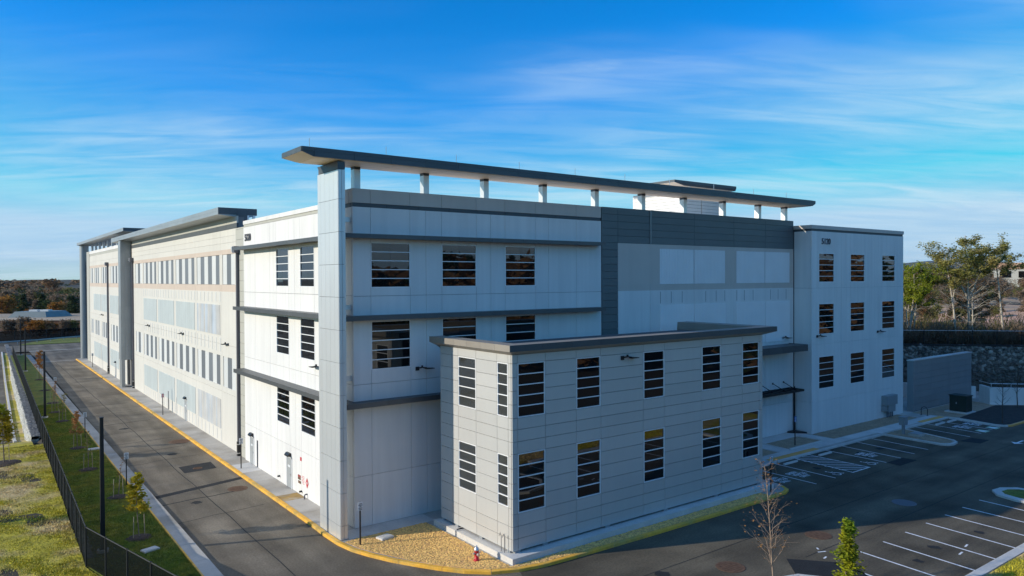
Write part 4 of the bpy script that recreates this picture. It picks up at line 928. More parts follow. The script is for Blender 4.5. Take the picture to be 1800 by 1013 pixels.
sign_post(17.35, 59.2, 'white sign on the building walk in front of the grey downspout'); sign_post(17.4, 88.0, 'white sign on the building walk below the louvred middle section', red=True); sign_post(17.5, 144.3, 'white sign on the building walk at the far section')
sign_post(58.85, 37.15, 'blue accessible parking sign in the gravel square by the entrance', blue=True, h=2.7); sign_post(44.75, 30.1, 'white sign on the concrete nose at the right end of the annex', h=2.6)
# --- fire hydrant
hy = empty('fire_hydrant', (21.5, 32.1, .15)); tag(hy, 'red fire hydrant with silver bonnet in the golden gravel', 'fire hydrant')
MB().m('red_paint').lathe([(.17, .15), (.17, .2), (.12, .21), (.115, .62), (.135, .64), (.135, .70)], (21.5, 32.1, 0), 16).obj('barrel', hy, smooth=True)
MB().m('silver').lathe([(.15, .70), (.15, .74), (.13, .78), (.10, .86), (.05, .91), (.03, .92), (.03, .97), (.001, .975)], (21.5, 32.1, 0), 16).obj('bonnet', hy, smooth=True)
for sx in (-1, 1): MB().m('silver').tube([(21.5+sx*.1, 32.1, .56), (21.5+sx*.22, 32.1, .56)], .055, 10).obj('nozzle', hy)
MB().m('silver').tube([(21.5, 32.02, .5), (21.5, 31.88, .5)], .08, 10).obj('nozzle', hy)
# --- small ground slabs in the gravel and lawn
def pad(name, x, y, w, d, h, rz, m, label, cat):
    b = MB().m(m).add([(sx*w*(1-.06*t), sy*d*(1-.06*t), z) for t, z in ((0, 0), (0, h*.8), (1, h)) for sx, sy in ((-1, -1), (1, -1), (1, 1), (-1, 1))], [(0, 1, 5, 4), (1, 2, 6, 5), (2, 3, 7, 6), (3, 0, 4, 7), (4, 5, 9, 8), (5, 6, 10, 9), (6, 7, 11, 10), (7, 4, 8, 11), (8, 9, 10, 11)])
    o = b.obj(name); o.location = (x, y, .13); o.rotation_euler = (0, 0, rz); tag(o, label, cat)
    l_ = MB().m(m).box(-w*.7, w*.7, -d*.7, d*.7, h, h+.012).obj('lid', o); l_.parent = o; return o
pad('valve_box', 19.2, 38.1, .42, .3, .14, .2, 'concrete_light', 'white concrete valve box in the golden gravel behind the sign', 'valve box')
pad('valve_box', 8.05, 44.3, .42, .25, .1, .3, 'concrete_light', 'pale concrete slab in the lawn near the fence bend', 'valve box'); pad('valve_box', 9.05, 55.4, .35, .2, .08, .2, 'concrete_light', 'pale slab in the lawn by the second sapling', 'valve box'); pad('valve_box', 9.0, 73.9, .45, .3, .1, .1, 'concrete_light', 'pale slab at the left kerb past the second sign', 'valve box')
# --- wheel stops
for i, (x, y, lb) in enumerate(((53.3, 34.05, 'pale concrete wheel stop left of the hatched bay'), (58.3, 33.98, 'pale concrete wheel stop right of the hatched bay'), (79.5, 33.88, 'pale wheel stop in the far stall left of the last line'), (82.0, 33.8, 'pale wheel stop in the farthest stall'))):
    o = MB().m('concrete_light').prism([(y-.1, .004), (y-.06, .14), (y+.06, .14), (y+.1, .004)], 'x', x-.93, x+.93).obj('wheel_stop', loc=(x, y, 0)); tag(o, lb, 'wheel stop', 'wheel stops')
# --- pedestal on the parking island
ps = empty('charging_pedestal', (71.0, 33.5, .15)); tag(ps, 'grey metal pedestal box on a post on the gravel island', 'pedestal')
box('post', 70.85, 71.05, 33.42, 33.6, .15, 1.05, 'cabinet_gray', ps); box('cabinet', 70.6, 71.3, 33.25, 33.75, 1.05, 1.78, 'cabinet_gray', ps); box('hood', 70.55, 71.35, 33.2, 33.8, 1.78, 1.83, 'cabinet_gray', ps); box('conduit', 71.08, 71.18, 33.45, 33.55, .15, 1.05, 'pipe_gray', ps)
vl = empty('utility_vault', (71.4, 32.6, .15)); tag(vl, 'flat dark utility vault lid in front of the pedestal', 'vault'); box('frame', 70.7, 72.0, 32.0, 32.95, .15, .36, 'concrete', vl); box('lid', 70.75, 71.95, 32.05, 32.9, .36, .40, 'cabinet_gray', vl)
# --- transformer
tf = empty('transformer', (87.5, 35.2, .15)); tag(tf, 'dark green box transformer on a concrete pad by the screen wall', 'transformer')
box('pad', 86.4, 88.7, 34.1, 36.4, .15, .28, 'concrete_light', tf); MB().m('utility_green').add([(x, y, z) for z, k in ((.28, 0), (1.95, 0)) for x, y in ((86.85, 34.35), (88.3, 34.35), (88.3, 36.05), (86.85, 36.05))], [(0, 1, 5, 4), (1, 2, 6, 5), (2, 3, 7, 6), (3, 0, 4, 7), (4, 5, 6, 7)]).obj('cabinet', tf)
box('lid', 86.78, 88.37, 34.28, 36.12, 1.95, 2.05, 'utility_green', tf); box('door_seam', 86.835, 86.849, 35.18, 35.22, .35, 1.9, 'black_metal', tf); box('latch', 86.8, 86.85, 35.3, 35.4, 1.1, 1.3, 'cabinet_gray', tf)
# --- bike rack
bk = MB().m('black_metal').tube([(82.45, 37.05, .15)]+[(82.45+.0, 37.05-.32+.32*math.cos(t), .75+.32*math.sin(t)) for t in np.linspace(0, math.pi, 9)]+[(82.45, 36.41, .15)], .035, 6).obj('bike_rack', loc=(82.45, 36.7, .15)); tag(bk, 'black hoop bike rack on the walk by the screen wall', 'bike rack'); box('flange', 82.35, 82.55, 36.95, 37.15, .151, .17, 'black_metal', bk); box('flange', 82.35, 82.55, 36.31, 36.51, .151, .17, 'black_metal', bk)
# --- metal screen wall
sc = empty('screen_wall', (90, 38.5, .15)); tag(sc, 'tall grey metal panel screen wall right of the numbered block', 'screen wall')
mat('screen_panel', (.34, .34, .34), .5, metal=.35, var=.04, objvar=.04, streak=.05)
cw = MB().m('joint').box(83.75, 98.55, 38.48, 39.05, .15, 5.7).obj('wall', sc)
for i in range(8):
    z0 = .2+i*.69
    for x0_, x1_ in ((83.7, 88.1), (88.1, 92.6), (92.6, 98.6)): box('wall_panel', x0_+.008, x1_-.008, 38.44, 38.48, z0+.008, z0+.682, 'screen_panel', sc)
box('coping', 83.6, 98.7, 38.38, 39.15, 5.72, 5.82, 'blade_panel', sc); box('end_panel', 83.66, 83.75, 38.42, 39.1, .15, 5.7, 'screen_panel', sc)
# --- low white wall with handrail, parallel to the stone wall
lw = empty('parapet_wall', (97, 34, .15)); tag(lw, 'low white concrete wall with a rail in front of the dark stone wall', 'wall')
def wall_seg(par, name, a, b, th, z0, z1, m):
    a, b = Vector(a), Vector(b); d = (b-a).normalized(); n = Vector((-d.y, d.x))*th
    return MB().m(m).poly([tuple(a), tuple(b), tuple(b+n), tuple(a+n)], z0, z1).obj(name, par, loc=(a.x, a.y, z0))
for a, b in (((95.45, 35.25), (99.0, 31.7)), ((99.02, 31.68), (103, 27.7)), ((103.02, 27.68), (108.5, 22.2))): wall_seg(lw, 'wall_panel', a, b, .3, .1, 2.1, 'white_wall')
wall_seg(lw, 'wall_panel', (97.3, 37.1), (95.45, 35.27), .3, .1, 2.1, 'white_wall')
wall_seg(lw, 'wall_panel', (99.2, 38.3), (97.3, 40.3), .3, .1, 1.6, 'white_wall'); wall_seg(lw, 'wall_panel', (86, 51.8), (83.3, 54.4), .3, .1, 2.6, 'white_wall'); wall_seg(lw, 'wall_panel', (97.3, 40.3), (86, 51.8), .3, .1, 1.9, 'white_wall')
MB().m('blade_panel').tube([(97.3, 37.1, 2.55), (95.6, 35.3, 2.55), (108.5, 22.4, 2.55)], .045, 6).obj('rail', lw)
for k in range(9): x = 95.7+k*1.5; MB().m('blade_panel').tube([(x, 35.2-(x-95.7), 2.1), (x, 35.2-(x-95.7), 2.55)], .035, 5).obj('rail_post', lw)
# --- big stone retaining wall on the right: stones one by one where they can be picked out
rw = empty('retaining_wall', (100, 48, .1)); tag(rw, 'tall dark rough stone retaining wall behind the screen wall', 'retaining wall')
WA, WB = Vector((123.0, 21.5)), Vector((79.0, 68.3)); wd_ = (WB-WA).normalized(); wn = Vector((-wd_.y, wd_.x))
if wn.x > 0: wn = -wn                                     # towards the lot
wc = Vector(((WA.x+WB.x)/2, (WA.y+WB.y)/2)); Lw = (WB-WA).length
wall_seg(rw, 'core', WA, WB, -1.2 if (Vector((-wd_.y, wd_.x)).dot(wn) > 0) else 1.2, -.3, 6.05, 'stone_wall')
rs = random.Random(21); nst = 0
sv = [(-.5, 0, -.5), (.5, 0, -.5), (.5, 0, .5), (-.5, 0, .5), (-.34, -.7, -.38), (.4, -.85, -.3), (.3, -.6, .36), (-.42, -.8, .3), (.03, -1.0, .02)]
sf = [(4, 5, 8), (5, 6, 8), (6, 7, 8), (7, 4, 8), (0, 1, 5, 4), (1, 2, 6, 5), (2, 3, 7, 6), (3, 0, 4, 7)]
stone_m = MB().m('stone_wall').add(sv, sf).mesh('stone')
rz = math.atan2(wd_.y, wd_.x); flip = 0 if Vector((math.sin(rz), -math.cos(rz))).dot(wn) > 0 else math.pi
sb = MB().m('stone_wall')
for s_ in np.arange(0, Lw, .42):
    z_ = rs.uniform(-.3, 0)
    while z_ < 6.0:
        h_ = rs.uniform(.2, .58); w_ = rs.uniform(.34, .82); p = WA+wd_*(s_+rs.uniform(-.15, .15)); zc2 = min(z_+h_/2, 5.85)
        vis = 17 < s_ < 40 and z_ > 2.6 and (h_ > .42 or w_ > .66)
        dp = rs.uniform(.06, .36)
        if vis and nst < 300:
            o = D.objects.new('stone', stone_m); o.location = Vector((p.x, p.y, zc2))-ORG[rw]; o.rotation_euler = (rs.uniform(-.25, .25), rs.uniform(-.8, .8), rz+flip); o.scale = (w_, dp, h_); link(o, rw); nst += 1
        else:
            c, s2 = math.cos(rz+flip), math.sin(rz+flip); t_ = rs.uniform(-.4, .4)
            sb.add([(p.x+c*x*w_-s2*y*dp, p.y+s2*x*w_+c*y*dp, zc2+z*h_+x*w_*.9*t_) for x, y, z in sv], sf)
        z_ += h_*.86
o = sb.obj('rubble', rw, loc=(wc.x, wc.y, 0)); o['kind'] = 'stuff'
wall_seg(rw, 'cap', WA+wn*.25, WB+wn*.25, 1.3 if (Vector((-wd_.y, wd_.x)).dot(wn) < 0) else -1.3, 6.0, 6.14, 'black_metal')
fa, fb_ = WA-wn*.5, WB-wn*.5
sec_fence('perimeter_fence', [tuple(fa), tuple(fb_)], 1.85, 'black chain-link fence with pale top rail along the stone retaining wall', 2.9, 'chain_mesh', lambda x, y: 6.1, .045, rail_m='blade_panel')
# ================================================================== TREES
def frames(d):
    a = np.cross(d, np.where(np.abs(d[:, 2:3]) < .9, [[0, 0, 1.]], [[1., 0, 0]])); a /= np.linalg.norm(a, axis=1, keepdims=True)+1e-9; return a, np.cross(d, a)
class TB:
    """branches as tapered tubes and leaves as small quads, gathered in numpy"""
    def __init__(s, seed): s.rs = np.random.RandomState(seed); s.mb = MB(); s.tips = []
    def limb(s, p, d, l, r, wob=.12, n=5, up=.0, ns=6, r1=None):
        pts = [np.array(p, float)]; d = np.array(d, float); d /= np.linalg.norm(d)
        for i in range(n):
            d = d+s.rs.randn(3)*wob; d[2] += up; d /= np.linalg.norm(d); pts.append(pts[-1]+d*l/n)
        rr = np.linspace(r, r1 if r1 is not None else r*.25, n+1); s.mb.tube([tuple(q) for q in pts], rr.tolist(), ns, False); return pts, d
    def leaves(s, centers, n, spread, size, squash=.8, flat=None):
        c = np.asarray(centers, float); i = s.rs.randint(0, len(c), n); p = c[i]+s.rs.randn(n, 3)*spread*np.array([1, 1, squash])
        d = s.rs.randn(n, 3); d /= np.linalg.norm(d, axis=1, keepdims=True)
        if flat: d[:, 2] = d[:, 2]+flat; d /= np.linalg.norm(d, axis=1, keepdims=True)
        a, b = frames(d); sz = size*(.55+.9*s.rs.rand(n, 1)); a = a*sz; b = b*sz*.6
        v = np.stack([p-a, p-b*.8, p+a, p+b*.8], 1).reshape(-1, 3); f = np.arange(n*4).reshape(-1, 4); return v, f
def put_tree(name, tb, bark, leaf, label, group, cat='tree', loc=(0, 0, 0), rz=0, sc=1.0, extra=None):
    t = empty(name, loc, rz=rz); t.scale = (sc, sc, sc); tag(t, label, cat, group)
    tb.mb.ms = [bark]; me = tb.mb.mesh('trunk', True); o = D.objects.new('trunk', me); link(o, t)
    if leaf is not None:
        (v, f), m = leaf; o = D.objects.new('crown', np_mesh('crown', v, f, [m])); link(o, t)
    return t
def young_tree(seed, h, cr, nleaf, lsize, nb=14, low=.3, r=.035, upang=.9):
    tb = TB(seed); tb.mb.m('bark_gray'); pts, _ = tb.limb((0, 0, 0), (0, 0, 1), h, r, .03, 8, 0, 6, r*.25); C = []
    for k in range(nb):
        t = low+(1-low)*(k+.5)/nb; i = t*8; q = pts[int(i)]+(pts[min(int(i)+1, 8)]-pts[int(i)])*(i-int(i)); a = k*2.4+tb.rs.rand()
        ll = cr*(1.15-.85*t)*tb.rs.uniform(.7, 1.2); bp, d = tb.limb(q, (math.cos(a), math.sin(a), upang), ll, r*.42*(1.1-t), .14, 4, .05, 5)
        C += bp[2:]
        for w in range(3):
            a2 = a+tb.rs.uniform(-1.2, 1.2); sp, _ = tb.limb(bp[1+w], (math.cos(a2), math.sin(a2), .6), ll*.45, r*.16, .15, 3, .05, 4); C += sp[1:]
    lf = tb.leaves(C, nleaf, cr*.10, lsize) if nleaf else None
    return tb, lf
def stakes(t, r=.35, h=1.3, n=2):
    for k in range(n):
        a = k*math.pi*2/n+.4; o = MB().m('wood_stake').tube([(r*math.cos(a), r*math.sin(a), -.05), (r*math.cos(a)*.9, r*math.sin(a)*.9, h)], .025, 5).mesh('stake'); q = D.objects.new('stake', o); link(q, t)
def mulch_ring(t, r=.75):
    rs = random.Random(int(t.location.y*10)); b = MB().m('mulch'); n = 20; v = [(0, 0, .10)]
    for rr, z in ((.6, .09), (1.0, .0)): v += [(r*rr*math.cos(6.283*k/n)*rs.uniform(.9, 1.1), r*rr*math.sin(6.283*k/n)*rs.uniform(.9, 1.1), z) for k in range(n)]
    f = [(0, 1+k, 1+(k+1) % n) for k in range(n)]+[(1+k, 1+n+k, 1+n+(k+1) % n, 1+(k+1) % n) for k in range(n)]
    q = D.objects.new('mulch_ring', b.add(v, f).mesh('mulch_ring')); link(q, t)
SAP = [(7.94, 46.9, 3.6, .85, 1500, 'leaf_yellow', 'sapling with yellow leaves by the near bend of the fence'),
       (8.32, 56.6, 2.7, .5, 40, 'leaf_rust', 'bare staked sapling just past the yellow one'),
       (7.65, 66.3, 3.0, .55, 140, 'leaf_olive', 'thin sapling with few leaves, third on the left lawn'),
       (7.9, 75.4, 3.1, .8, 500, 'leaf_rust', 'sapling with reddish brown leaves, fourth on the left lawn'),
       (8.17, 90.8, 2.8, .7, 260, 'leaf_olive', 'thin olive sapling near the second light pole'),
       (8.06, 97.5, 3.0, .6, 120, 'leaf_rust', 'nearly bare sapling past the second light pole'),
       (8.5, 105.3, 3.0, .6, 80, 'leaf_rust', 'bare sapling beside the third white sign on the left'),
       (8.6, 118, 3.2, .6, 60, 'leaf_rust', 'bare sapling between the third sign and the orange sapling'),
       (8.9, 131.3, 4.2, 1.0, 900, 'leaf_orange', 'orange leaved young tree far down the lawn')]
for i, (x, y, h, cr, n, lm, lb) in enumerate(SAP):
    tb, lf = young_tree(100+i, h, cr, n, .085 if n > 300 else .06, low=.32); t = put_tree('sapling', tb, 'bark_gray', (lf, lm), lb, 'saplings on the left lawn', loc=(x, y, .12)); stakes(t); mulch_ring(t)
tb, lf = young_tree(140, 4.6, 1.3, 2600, .1, 18, .28, .05); t = put_tree('sapling', tb, 'bark_gray', (lf, 'leaf_yellow'), 'staked yellow-green young tree on the dry lawn outside the fence', None, loc=(2.45, 73.4, .02)); stakes(t, .4, 1.6); mulch_ring(t, 1.3)
tb, lf = young_tree(141, 4.2, 1.2, 700, .09, 16, .28, .05); t = put_tree('sapling', tb, 'bark_gray', (lf, 'leaf_yellow'), 'young tree whose shadow falls across the dry lawn at the left edge', None, loc=(-4.5, 58, .02)); mulch_ring(t, 1.2)
# bare trees in the mulch bed on the right
for i, (x, y, lb) in enumerate(((84.05, 29.9, 'bare young tree at the kerb corner of the dark mulch bed'), (95.3, 32.4, 'bare young tree in front of the low white wall'))):
    tb, lf = young_tree(150+i, 5.2, 1.5, 0, .1, 18, .25, .06); put_tree('bare_tree', tb, 'bark_dark', None, lb, 'bare trees in the mulch bed', loc=(x, y, .16))
# the two trees at the bottom edge
tb, lf = young_tree(163, 6.0, 1.75, 300, .05, 34, .16, .042, 1.25)
put_tree('bare_tree', tb, 'bark_brown', (lf, 'leaf_rust'), 'leggy pale bare tree with a few russet leaves at the bottom edge', None, loc=(30.5, 20.35, .13))
def column_tree(seed, h, w, n, size):
    tb = TB(seed); tb.mb.m('bark_gray'); pts, _ = tb.limb((0, 0, 0), (0, 0, 1), h*.98, .05, .02, 8, 0, 6); C = []
    for k in range(60):
        t = tb.rs.uniform(.12, .98); q = pts[0]*(1-t)+pts[-1]*t; a = tb.rs.rand()*6.283; ll = w*(1.02-t)**.85*tb.rs.uniform(.45, 1.15)+.06
        bp, _ = tb.limb(q, (math.cos(a), math.sin(a), 1.3), ll, .014, .1, 3, 0, 4); C += bp[1:]
    return tb, tb.leaves(C, n, .10, size)
tb, lf = column_tree(171, 3.6, 1.0, 4200, .07)
put_tree('columnar_tree', tb, 'bark_gray', (lf, 'leaf_lime'), 'narrow yellow-green columnar tree at the bottom edge', None, loc=(32.8, 18.1, .13))
# --- tall trees on the bank behind the stone wall
def tall_tree(seed, h, lean, crown0, cw, nleaf, size, nb=16, low=.35, r=.2, fork=None, bareness=.0):
    tb = TB(seed); tb.mb.m('bark_pale'); pts, _ = tb.limb((0, 0, 0), (lean[0], lean[1], 1), h*.97, r, .035, 10, .01, 8, r*.2); C = []; stems = [(pts, 0.0)]
    if fork:
        for (t0, dx, dy, ln) in fork:
            q = pts[int(t0*10)]; p2, _ = tb.limb(q, (dx, dy, 1), h*ln, r*.55, .05, 8, .03, 7, r*.12); stems.append((p2, t0))
    for pts_, t0 in stems:
        m = len(pts_)-1
        for k in range(nb):
            t = low+(1-low)*(k+tb.rs.rand())/nb
            if t0 and k % 2: continue
            i = t*m; q = pts_[min(int(i), m)]; z = q[2]/h; a = k*2.4+tb.rs.rand()*1.2
            prof = max(.25, math.sin(math.pi*min(1, max(.06, (z-low*.8)/(1.03-low*.8)))**.8))
            ll = cw*prof*tb.rs.uniform(.55, 1.25); bp, d = tb.limb(q, (math.cos(a), math.sin(a), .42), ll, max(.02, r*.26*(1.15-z)), .16, 5, .04, 5)
            for w in range(5):
                a2 = a+tb.rs.uniform(-1.4, 1.4); sp, _ = tb.limb(bp[1+w], (math.cos(a2), math.sin(a2), .35), ll*.42, .018, .2, 3, .03, 4)
                if z > crown0 and tb.rs.rand() > bareness: C += sp[1:]
            if z > crown0: C += bp[3:]
    C = [c for i, c in enumerate(C) if tb.rs.rand() > .25]; lf = tb.leaves(C, int(nleaf*1.25), cw*.06, size*.66, .95, .4) if nleaf and C else None
    return tb, lf
def bankpt(pxx, back):                # point on the bank: pxx in photo pixels gives the bearing, back = metres behind the fence
    b = YAW+math.atan((pxx-900)/1292.09); d = Vector((math.sin(b), math.cos(b))); t = (fa-Vector((0, 0))).dot(-wn)/d.dot(-wn); p = d*t-wn*back; return p.x, p.y
def btree(seed, pxx, back, h, name, leaf, label, group='trees on the bank', bark='bark_pale', rz=0, **k):
    x, y = bankpt(pxx, back); tb, lf = tall_tree(seed, h, **k); return put_tree(name, tb, bark, (lf, leaf) if lf else None, label, group, loc=(x, y, zt(x, y)-.1), rz=rz)
btree(201, 1622, 5, 11.3, 'pine_tree', 'leaf_cedar', 'bushy green evergreen on the bank nearest the numbered block', lean=(.02, -.02), crown0=.42, cw=3.2, nleaf=9000, size=.17, nb=20, low=.4, r=.16, fork=[(.2, .12, -.2, .7), (.1, -.1, .14, .75)])
btree(202, 1638, 7, 9.6, 'pine_tree', 'leaf_cedar', 'second green evergreen with an upright pale stem, right of the bushy one', lean=(.03, -.06), crown0=.5, cw=2.6, nleaf=5200, size=.16, nb=16, low=.48, r=.12)
btree(203, 1706, 4, 12.4, 'pine_tree', 'leaf_pine', 'pale curved-trunk tree with thin upper crown on the bank', lean=(-.07, .06), crown0=.58, cw=2.8, nleaf=4600, size=.18, nb=18, low=.3, r=.17, fork=[(.5, .2, -.2, .35)])
btree(204, 1735, 5, 15.3, 'pine_tree', 'leaf_pine', 'tallest bank tree with a thick pale forked trunk', lean=(.0, .0), crown0=.56, cw=4.0, nleaf=8500, size=.18, nb=24, low=.28, r=.24, fork=[(.4, -.22, .2, .5), (.4, .3, -.3, .42), (.0, .02, -.05, .5)])
btree(205, 1797, 5, 14.0, 'pine_tree', 'leaf_pine', 'pale straight-trunk tree at the right edge of the bank', lean=(.01, .02), crown0=.66, cw=3.6, nleaf=4500, size=.18, nb=18, low=.35, r=.17)
for i, (pxx, bk_, h, lf_, lb, ba) in enumerate(((1662, 14, 8.0, 'leaf_graybrown', 'leafless grey-brown tree between the evergreens and the curved tree', .3), (1690, 17, 7.5, 'leaf_brown', 'low brown leafless tree behind the curved tree', .2), (1760, 9, 8.5, 'leaf_dark', 'dark twiggy tree right of the tallest trunk', 0),
                                                (1778, 12, 9.5, 'leaf_brown', 'dark brown leaved tree left of the straight trunk', 0), (1600, 15, 7.0, 'leaf_graybrown', 'low grey-brown tree beside the white block edge', .3), (1720, 20, 9.0, 'leaf_olive', 'olive brushy tree behind the tallest trunk', .1), (1815, 14, 9.0, 'leaf_brown', 'brown tree cut off by the right edge of the picture', 0))):
    btree(220+i, pxx, bk_, h, 'bank_tree', lf_, lb, lean=(.03, .02), crown0=.2, cw=3.4, nleaf=2600 if ba < .25 else 900, size=.15, nb=18, low=.15, r=.10, bareness=ba, bark='bark_pale' if i % 2 == 0 else 'bark_dark')
# brush along the fence: uncountable twigs and leaves
def brush(name, n, pxr, bkr, hr, m, label, seed, tw=True):
    rs = np.random.RandomState(seed); V = []; F = []; o_ = 0
    mb = MB().m(m)
    pts = []
    for k in range(n):
        x, y = bankpt(rs.uniform(*pxr), rs.uniform(*bkr)); z = zt(x, y); h = rs.uniform(*hr); pts.append((x, y, z, h))
    P = np.array(pts); m_ = 46
    base = np.repeat(P, m_, 0); t = rs.rand(len(base), 1); ang = rs.rand(len(base), 1)*6.283; rad = .2+1.0*t*base[:, 3:4]*.45*rs.rand(len(base), 1)
    c = np.concatenate([base[:, 0:1]+np.cos(ang)*rad, base[:, 1:2]+np.sin(ang)*rad, base[:, 2:3]+t*base[:, 3:4]], 1)
    d = np.concatenate([np.cos(ang)*.5, np.sin(ang)*.5, np.ones_like(ang)*.9], 1)+rs.randn(len(base), 3)*.45; d /= np.linalg.norm(d, axis=1, keepdims=True); a, b = frames(d)
    L_ = .18+.34*rs.rand(len(base), 1); wv = .016+.03*rs.rand(len(base), 1)
    v = np.stack([c-d*L_-a*wv, c-d*L_+a*wv, c+d*L_+a*wv*.4, c+d*L_-a*wv*.4], 1).reshape(-1, 3); f = np.arange(len(v)).reshape(-1, 4)
    o = D.objects.new(name, np_mesh(name, v, f, [m])); link(o); tag(o, label, 'brush', kind='stuff')
brush('brush', 260, (1540, 1900), (.8, 6), (1.0, 3.2), 'leaf_graybrown', 'tangle of dry brush behind the perimeter fence', 31)
brush('brush', 160, (1540, 1900), (5, 18), (1.5, 4.0), 'leaf_olive', 'olive undergrowth further up the bank', 32)
brush('brush', 60, (1560, 1900), (8, 24), (1.2, 3.2), 'leaf_brown', 'rusty undergrowth on the bank', 33)
# bare reddish earth terraces and far buildings behind the bank
hv = []; nd_ = np.concatenate([np.linspace(128, 300, 30), np.linspace(320, 900, 14)]); npx = np.linspace(1430, 2050, 40)
for d_ in nd_:
    for pxx in npx:
        a_ = YAW+math.atan((pxx-900)/1292.09); x, y = math.sin(a_)*d_*1.25, math.cos(a_)*d_*1.25; hv.append((x, y, zt(x, y)+.35+.5*math.sin(x*.11)*math.cos(y*.09)))
hf = [(i*40+j, i*40+j+1, (i+1)*40+j+1, (i+1)*40+j) for i in range(len(nd_)-1) for j in range(39)]
o = D.objects.new('hill', np_mesh('hill', hv, hf, ['earth_red'], True)); link(o); o['kind'] = 'structure'
fbx, fby = math.sin(YAW+math.atan((1775-900)/1292.09))*420, math.cos(YAW+math.atan((1775-900)/1292.09))*420
fbd = empty('warehouse', (fbx, fby, 14)); tag(fbd, 'far pale flat-roofed building with an orange band behind the tall bank tree', 'building')
rzb = -YAW-R(30)
def rbox(name, x0, x1, y0, y1, z0, z1, m, par): 
    o = box(name, 0, 1, 0, 1, 0, 1, m); c = Vector(((x0+x1)/2, (y0+y1)/2, (z0+z1)/2)); o.parent = par; o.location = c; o.scale = (x1-x0, y1-y0, z1-z0); return o
fbd.rotation_euler = (0, 0, rzb)
rbox('wall', -6, 40, 0, 30, -4, 4.5, 'beige_panel', fbd); rbox('band', -6.2, 40.2, -.3, 30.2, 4.5, 7.5, 'earth_red', fbd)
for k in range(6): rbox('window', -4+k*7.4, .5+k*7.4, -.15, .2, .5, 3.5, 'glass', fbd)
# mountain on the horizon
mv = []; nM = 60; rs = np.random.RandomState(4)
for i in range(nM):
    a = YAW+math.atan((1380+i*14-900)/1292.09); d = 9000; u = i/(nM-1); pr = 165*math.exp(-((u-.30)/.16)**2)+95*math.exp(-((u-.62)/.25)**2)+18*math.sin(u*17)+35
    for k, (dd, s) in enumerate(((0, 0), (500, .55), (1000, 1.0), (1800, .0))): mv.append((math.sin(a)*(d+dd), math.cos(a)*(d+dd), -30+s*(pr+30)))
mf_ = [(i*4+k, (i+1)*4+k, (i+1)*4+k+1, i*4+k+1) for i in range(nM-1) for k in range(3)]
mat('far_forest', (.075, .075, .05), .95, var=.3, scale=.01)
o = D.objects.new('mountain', np_mesh('mountain', mv, mf_, ['far_forest'], True)); link(o); o['kind'] = 'structure'
# ================================================================== FAR LEFT: street fence, rail, brick building, woods
def ray_pt(pxx, dist):
    a = YAW+math.atan((pxx-900)/1292.09); k = dist/math.cos(a-YAW); return math.sin(a)*k, math.cos(a)*k
gr = empty('guard_rail', (6, 212, 0)); tag(gr, 'pale steel guard rail along the cross street', 'guard rail')
GP = [(-25, 209.5), (6, 210), (14, 212.5), (26, 221), (40, 231)]
for a, b in zip(GP, GP[1:]):
    a, b = Vector(a), Vector(b); n = max(1, round((b-a).length/4))
    for i in range(n):
        p, q = a.lerp(b, i/n), a.lerp(b, (i+1)/n); z0 = .0
        d = (q-p).normalized(); nn = Vector((d.y, -d.x))*.06
        MB().m('guard_rail').add([(p.x, p.y, z0+.5), (q.x, q.y, z0+.5), (q.x+nn.x, q.y+nn.y, z0+.66), (p.x+nn.x, p.y+nn.y, z0+.66), (q.x, q.y, z0+.82), (p.x, p.y, z0+.82)], [(0, 1, 2, 3), (3, 2, 4, 5)]).obj('rail', gr, loc=(p.x, p.y, 0)); box('post', p.x-.08, p.x+.08, p.y+.02, p.y+.2, -.1, .75, 'guard_rail', gr)
sec_fence('street_fence', [(-30, 221), (10, 224), (24, 227.5), (45, 232)], 2.5, 'tall dark slatted fence beyond the cross street', 4.0, 'screen_mesh', lambda x, y: -.1, .09, pm='black_metal')
cx_, cy_ = ray_pt(80, 224)
bb = empty('brick_building', (cx_, cy_, 0)); tag(bb, 'low red brick building with a pale metal mansard roof beyond the fence', 'building')
bb.rotation_euler = (0, 0, R(-38))
rbox('wall', -40, 30, .3, 26, -1, 3.0, 'brick', bb); rbox('eave_band', -40.2, 30.2, .0, 26, 3.0, 3.85, 'tan_band', bb)
rbox('flat_roof', -39.8, 29.8, .3, 25.6, 3.86, 3.92, 'gravel_tan', bb)
for k in range(10): rbox('window', -38+k*3.6, -36+k*3.6, .15, .4, .6, 2.4, 'glass', bb)
mr_ = MB().m('standing_seam').add([(-12, .2, 3.87), (0, .2, 3.87), (0, 13, 3.87), (-12, 13, 3.87), (-10.8, 1.6, 5.6), (-1.2, 1.6, 5.6), (-1.2, 11.5, 5.6), (-10.8, 11.5, 5.6)], [(0, 1, 5, 4), (1, 2, 6, 5), (2, 3, 7, 6), (3, 0, 4, 7), (4, 5, 6, 7)]).mesh('roof'); o = D.objects.new('roof', mr_); link(o, bb)
for k in range(9): rbox('seam', -10.6+k*1.2, -10.54+k*1.2, 1.55, 1.65, 5.55, 5.66, 'guard_rail', bb)
for x in (-8, -4.5): rbox('roof_unit', x, x+2.6, 4, 6, 5.6, 6.1, 'white_strip', bb)
